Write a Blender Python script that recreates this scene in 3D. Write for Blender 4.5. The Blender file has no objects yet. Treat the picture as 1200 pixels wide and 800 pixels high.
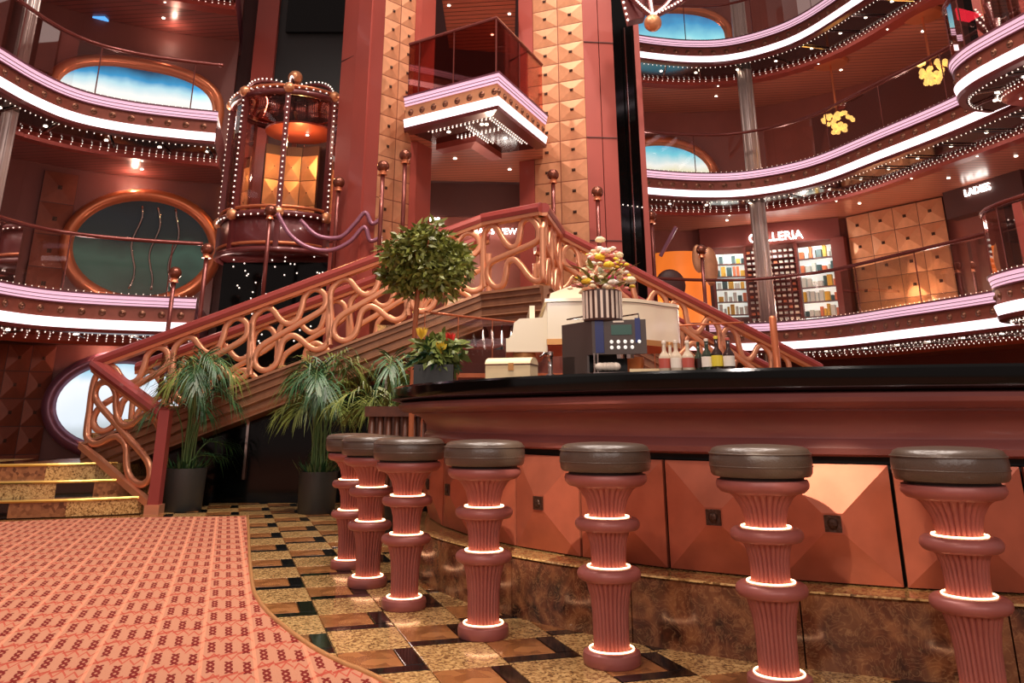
import bpy, math, random
from mathutils import Vector, Matrix
random.seed(7)
PI = math.pi
sc = bpy.context.scene
col = sc.collection
# ------------------------------------------------------------------ camera
H = 0.92
CX, CY, YH, VV = 590.0, 165.0, 490.0, -2755.0
F = math.sqrt((YH - CY) * (CY - VV)); TH = math.atan((YH - CY) / F)
cam_d = bpy.data.cameras.new('camera'); cam = bpy.data.objects.new('camera', cam_d); col.objects.link(cam)
cam.location = (0, 0, H); cam.rotation_euler = (PI / 2 + TH, 0, 0)
cam_d.sensor_width = 36.0; cam_d.lens = F * 36.0 / 1200.0
cam_d.shift_x = (600 - CX) / 1200.0; cam_d.shift_y = (CY - 400) / 1200.0
cam_d.clip_start = 0.05; cam_d.clip_end = 200
sc.camera = cam
# ------------------------------------------------------------------ world, exposure, lamps high in the atrium
w = bpy.data.worlds.new('world'); sc.world = w; w.use_nodes = True
w.node_tree.nodes['Background'].inputs[0].default_value = (1.0, 0.74, 0.68, 1)
w.node_tree.nodes['Background'].inputs[1].default_value = 0.29
vs = sc.view_settings
vs.view_transform = 'Standard'; vs.look = 'None'; vs.exposure = 0.35; vs.gamma = 1.0; vs.use_curve_mapping = False

def area(name, loc, size, power, colr, target=None, spread=180):
    l = bpy.data.lights.new(name, 'AREA'); l.energy = power; l.size = size; l.color = colr; l.shape = 'DISK'
    l.spread = math.radians(spread)
    o = bpy.data.objects.new(name, l); col.objects.link(o); o.location = loc
    if target is not None:
        o.rotation_euler = (Vector(target) - Vector(loc)).to_track_quat('-Z', 'Y').to_euler()
    return o
def spot(name, loc, target, power, colr, angle=50, blend=0.6, size=0.08):
    l = bpy.data.lights.new(name, 'SPOT'); l.energy = power; l.color = colr; l.spot_size = math.radians(angle)
    l.spot_blend = blend; l.shadow_soft_size = size
    o = bpy.data.objects.new(name, l); col.objects.link(o); o.location = loc
    o.rotation_euler = (Vector(target) - Vector(loc)).to_track_quat('-Z', 'Y').to_euler()
    return o
WARM = (1.0, 0.86, 0.77)
for k in range(8):                       # ring of lamps under the atrium dome
    an = 2 * PI * k / 8 + 0.2
    spot('atrium_lamp', (0.3 + 3.4 * math.cos(an), 6.4 + 3.4 * math.sin(an), 10.6), (0.3 + 3.9 * math.cos(an), 6.4 + 3.9 * math.sin(an), 0), 720, WARM, 120, 0.5, 0.16)
for x in (-3.0, 0.0, 3.0):                # added fill spots behind the viewer, brightening bar, stool and stair fronts
    spot('hall_fill', (x, -3.2, 3.4), (x * .6, 5.0, 0.6), 200, (1.0, 0.88, 0.82), 130, 0.8, 0.3)
spot('stair_spot', (-1.4, 4.6, 9.6), (-1.6, 9.8, 1.9), 1100, (1.0, 0.74, 0.46), 32, 0.8)
spot('stair_spot', (2.6, 5.2, 9.6), (0.9, 9.8, 2.4), 1000, (1.0, 0.74, 0.48), 34, 0.8)
spot('tower_spot', (1.6, 3.0, 9.0), (0.4, 11.0, 5.6), 1100, (1.0, 0.74, 0.60), 34, 0.9)
spot('piano_spot', (0.2, 3.2, 8.0), (0.7, 6.4, 1.6), 850, (1.0, 0.88, 0.72), 24, 0.7)
spot('bar_spot', (-1.2, 0.9, 5.0), (0.9, 3.8, 0.4), 220, (1.0, 0.76, 0.60), 44, 0.8)
spot('panel_spot', (0.42, -0.3, 4.2), (0.25, 4.6, 0.5), 1500, (1.0, 0.86, 0.70), 6.5, 0.25, 0.03)
spot('panel_spot', (-1.2, -0.4, 3.8), (1.42, 3.72, 0.52), 650, (1.0, 0.82, 0.60), 5.5, 0.25, 0.03)
spot('floor_spot', (-0.9, 3.6, 7.5), (-0.9, 5.6, 0), 300, (1.0, 0.88, 0.72), 40, 0.8)
spot('carpet_spot', (-3.0, 3.0, 8.0), (-2.6, 5.6, 0), 330, (1.0, 0.82, 0.74), 46, 0.9)

# ------------------------------------------------------------------ pixel rays (used to find where things stand)
cT, sT = math.cos(TH), math.sin(TH)
def ray(x, y):
    u = (x - CX) / F; v = -(y - CY) / F
    return Vector((u, cT - v * sT, sT + v * cT))
def G(x, y, z=0.0):
    d = ray(x, y); return Vector((0, 0, H)) + d * ((z - H) / d.z)
def V(x, y, Y):
    d = ray(x, y); return Vector((0, 0, H)) + d * (Y / d.y)

# ------------------------------------------------------------------ materials
def lin(c):
    c /= 255.0
    return c / 12.92 if c <= 0.04045 else ((c + 0.055) / 1.055) ** 2.4
def rgb(r, g, b): return (lin(r), lin(g), lin(b), 1)
MATS = {}
def mat(name, color, rough=0.5, metal=0.0, emit=None, estr=0.0, spec=0.5, coat=0.0, noise=0.0, nscale=20.0, trans=0.0, bump=0.0):
    m = bpy.data.materials.new(name); m.use_nodes = True
    nt = m.node_tree; b = nt.nodes['Principled BSDF']
    b.inputs['Base Color'].default_value = color; b.inputs['Roughness'].default_value = rough
    b.inputs['Metallic'].default_value = metal; b.inputs['Specular IOR Level'].default_value = spec
    b.inputs['Coat Weight'].default_value = coat; b.inputs['Coat Roughness'].default_value = 0.08
    if trans: b.inputs['Transmission Weight'].default_value = trans
    if emit:
        b.inputs['Emission Color'].default_value = emit; b.inputs['Emission Strength'].default_value = estr
    if noise or bump:
        tc = nt.nodes.new('ShaderNodeTexCoord'); nz = nt.nodes.new('ShaderNodeTexNoise')
        nz.inputs['Scale'].default_value = nscale; nz.inputs['Detail'].default_value = 4
        nt.links.new(tc.outputs['Object'], nz.inputs['Vector'])
        if noise:
            mr = nt.nodes.new('ShaderNodeMapRange'); mr.inputs[1].default_value = 0.3; mr.inputs[2].default_value = 0.7
            mr.inputs[3].default_value = 1 - noise; mr.inputs[4].default_value = 1 + noise
            vm = nt.nodes.new('ShaderNodeVectorMath'); vm.operation = 'SCALE'; vm.inputs[0].default_value = color[:3]
            nt.links.new(nz.outputs['Fac'], mr.inputs[0]); nt.links.new(mr.outputs[0], vm.inputs['Scale'])
            nt.links.new(vm.outputs[0], b.inputs['Base Color'])
        if bump:
            bp = nt.nodes.new('ShaderNodeBump'); bp.inputs['Strength'].default_value = bump; bp.inputs['Distance'].default_value = 0.01
            nt.links.new(nz.outputs['Fac'], bp.inputs['Height']); nt.links.new(bp.outputs[0], b.inputs['Normal'])
    MATS[name] = m
    return m
class N:
    """tiny node builder"""
    def __init__(s, m): s.nt = m.node_tree
    def new(s, t, **k):
        n = s.nt.nodes.new(t)
        for a, v in k.items(): setattr(n, a, v)
        return n
    def put(s, v, sock):
        if hasattr(v, 'is_linked') or hasattr(v, 'links'): s.nt.links.new(v, sock)
        else: sock.default_value = v
    def m(s, op, a, b=None, c=None):
        n = s.new('ShaderNodeMath', operation=op)
        s.put(a, n.inputs[0])
        if b is not None: s.put(b, n.inputs[1])
        if c is not None: s.put(c, n.inputs[2])
        return n.outputs[0]
    def mix(s, f, a, b):
        n = s.new('ShaderNodeMix', data_type='RGBA'); s.put(f, n.inputs[0]); s.put(a, n.inputs[6]); s.put(b, n.inputs[7])
        return n.outputs[2]
    def ramp(s, f, stops, const=False):
        n = s.new('ShaderNodeValToRGB'); cr = n.color_ramp
        if const: cr.interpolation = 'CONSTANT'
        while len(cr.elements) < len(stops): cr.elements.new(0.5)
        for e, (p, c) in zip(cr.elements, stops): e.position = p; e.color = c
        s.put(f, n.inputs[0]); return n.outputs[0]

mat('copper_red', rgb(150, 62, 50), 0.38, 0.35, noise=0.06, nscale=6)
mat('bar_panel', rgb(178, 98, 74), 0.38, 0.45, noise=0.10, nscale=9)
mat('bar_wood', rgb(130, 74, 70), 0.36, 0.05, coat=0.15, noise=0.08, nscale=3)
mat('black_gloss', rgb(5, 7, 7), 0.10, 0.0, spec=0.25)
mat('black_gap', rgb(6, 5, 5), 0.6)
mat('stool_pink', rgb(150, 86, 80), 0.40, 0.15, noise=0.05, nscale=10)
mat('stool_pink_flute', rgb(150, 84, 76), 0.45, 0.1)
mat('leather', rgb(78, 64, 54), 0.30, 0.0, spec=0.55, bump=0.12, nscale=120)
mat('ring_glow', rgb(255, 220, 190), 0.4, 0, (1.0, 0.50, 0.25, 1), 8)
mat('gold_facet', rgb(204, 144, 106), 0.40, 0.4, noise=0.12, nscale=7)
mat('brown_facet', rgb(120, 62, 44), 0.42, 0.45, noise=0.12, nscale=7)
mat('medallion', rgb(70, 46, 36), 0.4, 0.6, bump=0.8, nscale=60)
mat('pier_red', rgb(156, 72, 62), 0.38, 0.12, coat=0.1, noise=0.05, nscale=2)
mat('rail_red', rgb(142, 60, 56), 0.3, 0.1, coat=0.3)
mat('rose_gold', rgb(216, 150, 116), 0.32, 0.6)
mat('stringer', rgb(138, 96, 72), 0.38, 0.4, noise=0.15, nscale=10)
mat('wall_red', rgb(124, 64, 54), 0.5, 0.0, noise=0.08, nscale=2)
mat('wall_brown', rgb(104, 54, 46), 0.5, 0.0, noise=0.08, nscale=2)
mat('wall_dark', rgb(72, 36, 32), 0.55, 0.0, noise=0.1, nscale=2)
mat('dark_panel', rgb(34, 36, 36), 0.5)
mat('copper_rim', rgb(200, 116, 78), 0.28, 0.55)
mat('chrome', rgb(190, 178, 172), 0.14, 1.0)
mat('column_steel', rgb(188, 172, 166), 0.34, 0.45)
mat('strip_white', rgb(250, 240, 240), 0.5, 0, (1.0, 0.80, 0.87, 1), 1.35)
mat('strip_lilac', rgb(200, 150, 180), 0.4, 0, (0.92, 0.58, 0.72, 1), 0.66)
mat('strip_trim', rgb(92, 44, 58), 0.4)
mat('fascia', rgb(120, 62, 48), 0.38, 0.4, noise=0.1, nscale=10)
mat('boss', rgb(112, 72, 54), 0.35, 0.7)
mat('soffit_mirror', rgb(20, 14, 14), 0.12, 0.2, coat=0.5)
mat('bulb', rgb(255, 235, 215), 0.4, 0, (1.0, 0.80, 0.70, 1), 1.4)
mat('downlight', rgb(255, 240, 220), 0.4, 0, (1.0, 0.82, 0.64, 1), 7.0)
for k in ('bulb',): MATS[k].cycles.emission_sampling = 'NONE'
mat('handrail', rgb(116, 58, 52), 0.25, 0.45)
mat('pot_black', rgb(40, 40, 38), 0.5)
mat('soil', rgb(40, 28, 20), 0.9)
mat('palm_leaf', rgb(44, 84, 48), 0.42, noise=0.35, nscale=5)
mat('palm_leaf_warm', rgb(104, 116, 54), 0.42, noise=0.3, nscale=5)
mat('palm_stem', rgb(84, 112, 58), 0.5)
mat('ficus_leaf', rgb(118, 124, 56), 0.38, noise=0.45, nscale=9)
mat('trunk', rgb(170, 96, 58), 0.6)
mat('piano_white', rgb(240, 226, 198), 0.22, 0.0, coat=0.4)
mat('piano_gold', rgb(206, 150, 90), 0.35, 0.5)
mat('machine_body', rgb(70, 56, 50), 0.4)
mat('machine_blue', rgb(18, 36, 104), 0.35)
mat('button_white', rgb(236, 236, 230), 0.4, 0, (1, 1, 0.95, 1), 0.4)
mat('screen_green', rgb(30, 56, 48), 0.3, 0, rgb(60, 110, 90), 0.2)
mat('cream_box', rgb(238, 214, 168), 0.5, noise=0.04, nscale=20)
mat('brown_line', rgb(96, 54, 36), 0.6)
mat('vase_white', rgb(236, 222, 206), 0.35)
mat('vase_dark', rgb(66, 40, 34), 0.4)
mat('petal_cream', rgb(250, 232, 190), 0.6); mat('petal_white', rgb(246, 240, 226), 0.6)
mat('petal_pink', rgb(236, 150, 140), 0.6); mat('petal_yellow', rgb(246, 214, 60), 0.6)
mat('petal_magenta', rgb(190, 30, 90), 0.6); mat('flower_leaf', rgb(120, 116, 50), 0.6)
mat('brom_yellow', rgb(226, 190, 56), 0.5); mat('brom_red', rgb(206, 40, 34), 0.5)
mat('bottle_clear', rgb(206, 190, 166), 0.12, 0, coat=0.5); mat('bottle_green', rgb(40, 52, 36), 0.12, coat=0.5)
mat('bottle_dark', rgb(44, 22, 16), 0.12, coat=0.5); mat('label_white', rgb(240, 232, 216), 0.6)
mat('label_red', rgb(190, 86, 72), 0.5); mat('label_yellow', rgb(228, 206, 60), 0.5); mat('cap_white', rgb(236, 226, 210), 0.4)
mat('dark_oak', rgb(96, 54, 36), 0.5, noise=0.3, nscale=14)
mat('sign_glow', rgb(255, 250, 240), 0.5, 0, (1, 0.94, 0.86, 1), 6.0)
mat('sign_red', rgb(220, 30, 40), 0.5, 0, (0.9, 0.02, 0.05, 1), 1.6)
mat('blue_reflection', rgb(60, 120, 200), 0.5, 0, (0.12, 0.42, 0.95, 1), 0.9)  # emission stands in for a blue reflection on the ceiling
mat('chandelier_gold', rgb(250, 200, 110), 0.3, 0.3, (1.0, 0.58, 0.16, 1), 2.6)
mat('ball', rgb(118, 66, 50), 0.22, 0.6)
mat('orb_gold', rgb(216, 150, 108), 0.28, 0.6, bump=0.7, nscale=45)
mat('elev_red', rgb(100, 42, 42), 0.3, 0.2, coat=0.3)
mat('elev_black', rgb(14, 12, 13), 0.15, coat=0.5)
mat('lilac_gloss', rgb(136, 88, 108), 0.3, 0.3)  # shared lilac; on the stair glass it colours a modelled reflection
mat('carpet_edge', rgb(206, 150, 96), 0.35, 0.5)
mat('step_gold', rgb(206, 164, 84), 0.28, 0.7)
mat('amber_screen', rgb(220, 110, 40), 0.4, 0, (1.0, 0.24, 0.03, 1), 0.45)
mat('shop_brown', rgb(110, 50, 44), 0.45)
mat('product_a', rgb(206, 214, 210), 0.5); mat('product_b', rgb(216, 176, 70), 0.5); mat('product_c', rgb(60, 92, 96), 0.5); mat('product_d', rgb(210, 120, 80), 0.5)
mat('shop_light', rgb(235, 245, 240), 0.5, 0, (0.86, 0.96, 0.92, 1), 0.55)

def glass(name, tint, refl=0.12, alpha=0.9):
    m = bpy.data.materials.new(name); m.use_nodes = True; n = N(m); nt = m.node_tree
    for x in list(nt.nodes): nt.nodes.remove(x)
    out = n.new('ShaderNodeOutputMaterial'); t = n.new('ShaderNodeBsdfTransparent'); t.inputs[0].default_value = tint
    g = n.new('ShaderNodeBsdfGlossy'); g.inputs['Roughness'].default_value = 0.02; g.inputs[0].default_value = (1, 0.9, 0.88, 1)
    lw = n.new('ShaderNodeFresnel'); lw.inputs[0].default_value = 1.4
    mx = n.new('ShaderNodeMixShader'); nt.links.new(n.m('MULTIPLY', lw.outputs[0], refl * 8), mx.inputs[0])
    nt.links.new(t.outputs[0], mx.inputs[1]); nt.links.new(g.outputs[0], mx.inputs[2]); nt.links.new(mx.outputs[0], out.inputs[0])
    MATS[name] = m
glass('glass_clear', (0.95, 0.92, 0.90, 1), 0.08)
glass('glass_rose', (0.70, 0.42, 0.38, 1), 0.10)

def granite(name, c1, c2, c3, scale, rough=0.14):
    m = mat(name, c1, rough, coat=0.2); n = N(m); b = m.node_tree.nodes['Principled BSDF']
    tc = n.new('ShaderNodeTexCoord'); v = n.new('ShaderNodeTexVoronoi'); v.inputs['Scale'].default_value = scale
    z = n.new('ShaderNodeTexNoise'); z.inputs['Scale'].default_value = scale * 0.35; z.inputs['Detail'].default_value = 5
    m.node_tree.links.new(tc.outputs['Object'], v.inputs['Vector']); m.node_tree.links.new(tc.outputs['Object'], z.inputs['Vector'])
    sep = n.new('ShaderNodeSeparateColor'); m.node_tree.links.new(v.outputs['Color'], sep.inputs[0])
    f = n.m('ADD', n.m('MULTIPLY', sep.outputs[0], 0.6), n.m('MULTIPLY', z.outputs[0], 0.5))
    c = n.ramp(f, [(0.18, c3), (0.42, c1), (0.72, c2), (0.95, c2)])
    m.node_tree.links.new(c, b.inputs['Base Color']); return m
granite('granite_speckled', rgb(150, 112, 68), rgb(204, 166, 110), rgb(78, 52, 30), 95)
granite('granite_brown', rgb(138, 88, 50), rgb(162, 108, 64), rgb(104, 62, 34), 14)
granite('granite_black', rgb(12, 13, 13), rgb(20, 21, 21), rgb(6, 6, 6), 60, 0.08)
granite('step_granite', rgb(168, 126, 76), rgb(210, 172, 112), rgb(78, 50, 28), 80)
granite('step_brown', rgb(128, 82, 54), rgb(150, 100, 66), rgb(80, 46, 30), 30)

def marble():
    m = mat('plinth_marble', rgb(96, 58, 40), 0.16, coat=0.3); n = N(m); nt = m.node_tree; b = nt.nodes['Principled BSDF']
    tc = n.new('ShaderNodeTexCoord')
    z1 = n.new('ShaderNodeTexNoise'); z1.inputs['Scale'].default_value = 5.5; z1.inputs['Detail'].default_value = 8; z1.inputs['Distortion'].default_value = 1.6
    z2 = n.new('ShaderNodeTexNoise'); z2.inputs['Scale'].default_value = 16; z2.inputs['Detail'].default_value = 8; z2.inputs['Distortion'].default_value = 2.5
    z3 = n.new('ShaderNodeTexNoise'); z3.inputs['Scale'].default_value = 30; z3.inputs['Detail'].default_value = 6
    for z in (z1, z2, z3): nt.links.new(tc.outputs['Object'], z.inputs['Vector'])
    base = n.ramp(z1.outputs[0], [(0.34, rgb(52, 30, 22)), (0.5, rgb(104, 60, 40)), (0.66, rgb(146, 96, 62))])
    vein = n.m('SUBTRACT', 1.0, n.m('MULTIPLY', n.m('ABSOLUTE', n.m('SUBTRACT', z2.outputs[0], 0.5)), 26.0))
    vein = n.m('MULTIPLY', n.m('MULTIPLY', n.m('MAXIMUM', vein, 0.0), 0.5), z3.outputs[0])
    nt.links.new(n.mix(vein, base, rgb(206, 160, 112)), b.inputs['Base Color'])
marble()

AX = Vector((-0.30003, 0.95393, 0)); BX = Vector((0.95393, 0.30003, 0))
def carpet_mat():
    m = mat('carpet', rgb(214, 130, 104), 0.95, spec=0.1); n = N(m); nt = m.node_tree; b = nt.nodes['Principled BSDF']
    tc = n.new('ShaderNodeTexCoord')
    def dot(v):
        d = n.new('ShaderNodeVectorMath', operation='DOT_PRODUCT'); nt.links.new(tc.outputs['Object'], d.inputs[0]); d.inputs[1].default_value = v; return d.outputs['Value']
    u = n.m('MULTIPLY', n.m('ADD', dot(BX), 20.0), 1 / 0.068); v = n.m('MULTIPLY', n.m('ADD', dot(AX), 20.0), 1 / 0.30)
    grp = n.m('FLOOR', n.m('DIVIDE', u, 3.0))
    v = n.m('ADD', v, n.m('MULTIPLY', grp, 0.31)); v = n.m('ADD', v, n.m('MULTIPLY', n.m('FLOOR', u), 0.10))
    pu = n.m('FRACT', u); pv = n.m('FRACT', v)
    a = n.m('MULTIPLY', n.m('SUBTRACT', pu, 0.5), 4.4)
    q = n.m('MULTIPLY', n.m('SUBTRACT', n.m('FRACT', n.m('MULTIPLY', pv, 5.2)), 0.5), 2.0)
    xs = n.m('LESS_THAN', n.m('ABSOLUTE', n.m('SUBTRACT', n.m('ABSOLUTE', a), n.m('ABSOLUTE', q))), 0.52)
    xs = n.m('MULTIPLY', xs, n.m('LESS_THAN', n.m('ABSOLUTE', a), 1.0)); xs = n.m('MULTIPLY', xs, n.m('LESS_THAN', pv, 0.577))
    tri = n.m('ABSOLUTE', n.m('SUBTRACT', n.m('FRACT', n.m('MULTIPLY', u, 1.5)), 0.5))
    zz = n.m('ABSOLUTE', n.m('SUBTRACT', n.m('SUBTRACT', pv, 0.66), n.m('MULTIPLY', tri, 0.5)))
    zz = n.m('LESS_THAN', zz, 0.045)
    diag = n.m('FRACT', n.m('DIVIDE', u, 3.0))
    dl = n.m('LESS_THAN', n.m('ABSOLUTE', n.m('SUBTRACT', n.m('FRACT', n.m('SUBTRACT', v, n.m('MULTIPLY', diag, 0.55))), 0.66)), 0.05)
    st = n.m('LESS_THAN', n.m('ABSOLUTE', n.m('SUBTRACT', n.m('FRACT', n.m('DIVIDE', n.m('ADD', u, 0.15), 3.0)), 0.02)), 0.05)
    nz = n.new('ShaderNodeTexNoise'); nz.inputs['Scale'].default_value = 260; nt.links.new(tc.outputs['Object'], nz.inputs['Vector'])
    base = n.mix(nz.outputs[0], rgb(156, 102, 80), rgb(188, 134, 106))
    c = n.mix(n.m('MULTIPLY', zz, 0.8), base, rgb(164, 62, 48)); c = n.mix(n.m('MULTIPLY', dl, 0.85), c, rgb(158, 62, 48))
    c = n.mix(n.m('MULTIPLY', st, 0.5), c, rgb(214, 140, 108)); c = n.mix(n.m('MULTIPLY', xs, 0.95), c, rgb(104, 18, 20))
    nt.links.new(c, b.inputs['Base Color'])
    bp = n.new('ShaderNodeBump'); bp.inputs['Strength'].default_value = 0.4; bp.inputs['Distance'].default_value = 0.004
    nt.links.new(nz.outputs[0], bp.inputs['Height']); nt.links.new(bp.outputs[0], b.inputs['Normal'])
carpet_mat()

def plank_mat(name, c1, c2):
    m = mat(name, c1, 0.32, coat=0.15); n = N(m); nt = m.node_tree; b = nt.nodes['Principled BSDF']
    tc = n.new('ShaderNodeTexCoord'); sp = n.new('ShaderNodeSeparateXYZ'); nt.links.new(tc.outputs['Object'], sp.inputs[0])
    t = n.m('ADD', sp.outputs[1], n.m('MULTIPLY', sp.outputs[0], 0.12)); fr = n.m('FRACT', n.m('MULTIPLY', t, 7.0))
    gap = n.m('LESS_THAN', fr, 0.14)
    nz = n.new('ShaderNodeTexNoise'); nz.inputs['Scale'].default_value = 1.2; nt.links.new(tc.outputs['Object'], nz.inputs['Vector'])
    nt.links.new(n.mix(gap, n.mix(nz.outputs[0], c1, c2), rgb(48, 24, 20)), b.inputs['Base Color'])
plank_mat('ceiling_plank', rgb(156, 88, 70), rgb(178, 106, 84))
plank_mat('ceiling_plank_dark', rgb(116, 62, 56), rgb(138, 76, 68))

def mural(name, stops, strength, axis=2, zc=0.0, hgt=1.5, dist=0.6):
    """back-lit picture behind a porthole: painted bands with wavy edges"""
    m = mat(name, (0.02, 0.02, 0.02, 1), 0.2); n = N(m); nt = m.node_tree; b = nt.nodes['Principled BSDF']
    tc = n.new('ShaderNodeTexCoord'); sp = n.new('ShaderNodeSeparateXYZ'); nt.links.new(tc.outputs['Object'], sp.inputs[0])
    nz = n.new('ShaderNodeTexNoise'); nz.inputs['Scale'].default_value = 1.6; nz.inputs['Detail'].default_value = 3; nt.links.new(tc.outputs['Object'], nz.inputs['Vector'])
    f = n.m('DIVIDE', n.m('SUBTRACT', sp.outputs[2], zc - hgt / 2), hgt)
    f = n.m('ADD', f, n.m('MULTIPLY', n.m('SUBTRACT', nz.outputs[0], 0.5), dist))
    nt.links.new(n.ramp(f, stops), b.inputs['Emission Color']); b.inputs['Emission Strength'].default_value = strength
mural('mural_beach', [(0.0, rgb(210, 180, 90)), (0.25, rgb(236, 236, 226)), (0.5, rgb(250, 252, 250)), (0.68, rgb(180, 225, 240)), (0.8, rgb(50, 150, 205)), (1.0, rgb(20, 60, 90))], 1.0, zc=6.02, hgt=1.0, dist=0.35)
mural('mural_beach_low', [(0.0, rgb(90, 110, 96)), (0.3, rgb(225, 235, 245)), (0.6, rgb(240, 245, 255)), (0.8, rgb(120, 190, 215)), (1.0, rgb(14, 40, 50))], 0.85, zc=1.25, hgt=1.6, dist=0.5)
mural('mural_night', [(0.0, rgb(34, 52, 40)), (0.35, rgb(70, 108, 90)), (0.55, rgb(16, 34, 30)), (0.8, rgb(8, 30, 36)), (1.0, rgb(4, 12, 14))], 0.35, zc=3.55, hgt=1.6, dist=0.5)
mural('mural_right', [(0.0, rgb(150, 130, 70)), (0.3, rgb(230, 220, 150)), (0.55, rgb(245, 250, 245)), (0.75, rgb(120, 210, 230)), (1.0, rgb(40, 130, 190))], 0.9, zc=6.05, hgt=1.1, dist=0.4)
mural('mural_right_high', [(0.0, rgb(190, 190, 140)), (0.3, rgb(230, 245, 245)), (0.55, rgb(140, 220, 235)), (0.8, rgb(60, 150, 200)), (1.0, rgb(30, 80, 140))], 1.0, zc=9.0, hgt=1.6, dist=0.4)

# ------------------------------------------------------------------ object helpers
def M(n): return MATS[n] if isinstance(n, str) else n
def mesh(name, vs_, fs, m=None, parent=None, smooth=False):
    me = bpy.data.meshes.new(name); me.from_pydata([tuple(v) for v in vs_], [], fs); me.update()
    if smooth: me.polygons.foreach_set('use_smooth', [True] * len(me.polygons))
    return mobj(name, me, m, parent)
def mobj(name, me, m=None, parent=None):
    o = bpy.data.objects.new(name, me); col.objects.link(o)
    if m is not None and len(me.materials) == 0: me.materials.append(M(m))
    if parent is not None: attach(o, parent)
    return o
ORIG = {}
def attach(o, parent):
    """child keeps its world coordinates"""
    o.parent = parent
    o.matrix_parent_inverse = Matrix.Translation(-Vector(ORIG.get(parent.name, (0, 0, 0))))
def thing(name, label, cat, loc=(0, 0, 0), group=None):
    o = bpy.data.objects.new(name, None); col.objects.link(o); o.empty_display_size = 0.1
    o.location = loc; ORIG[o.name] = tuple(loc)
    return tag(o, label, cat, group)
def tag(o, label, cat, group=None):
    o['label'] = label; o['category'] = cat
    if group: o['group'] = group
    return o
def struct(o): o['kind'] = 'structure'; return o
def stuff(o): o['kind'] = 'stuff'; return o
def copy_tree(o, parent=None):
    c = o.copy(); col.objects.link(c); c.parent = parent
    for ch in list(o.children): copy_tree(ch, c)
    return c

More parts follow.
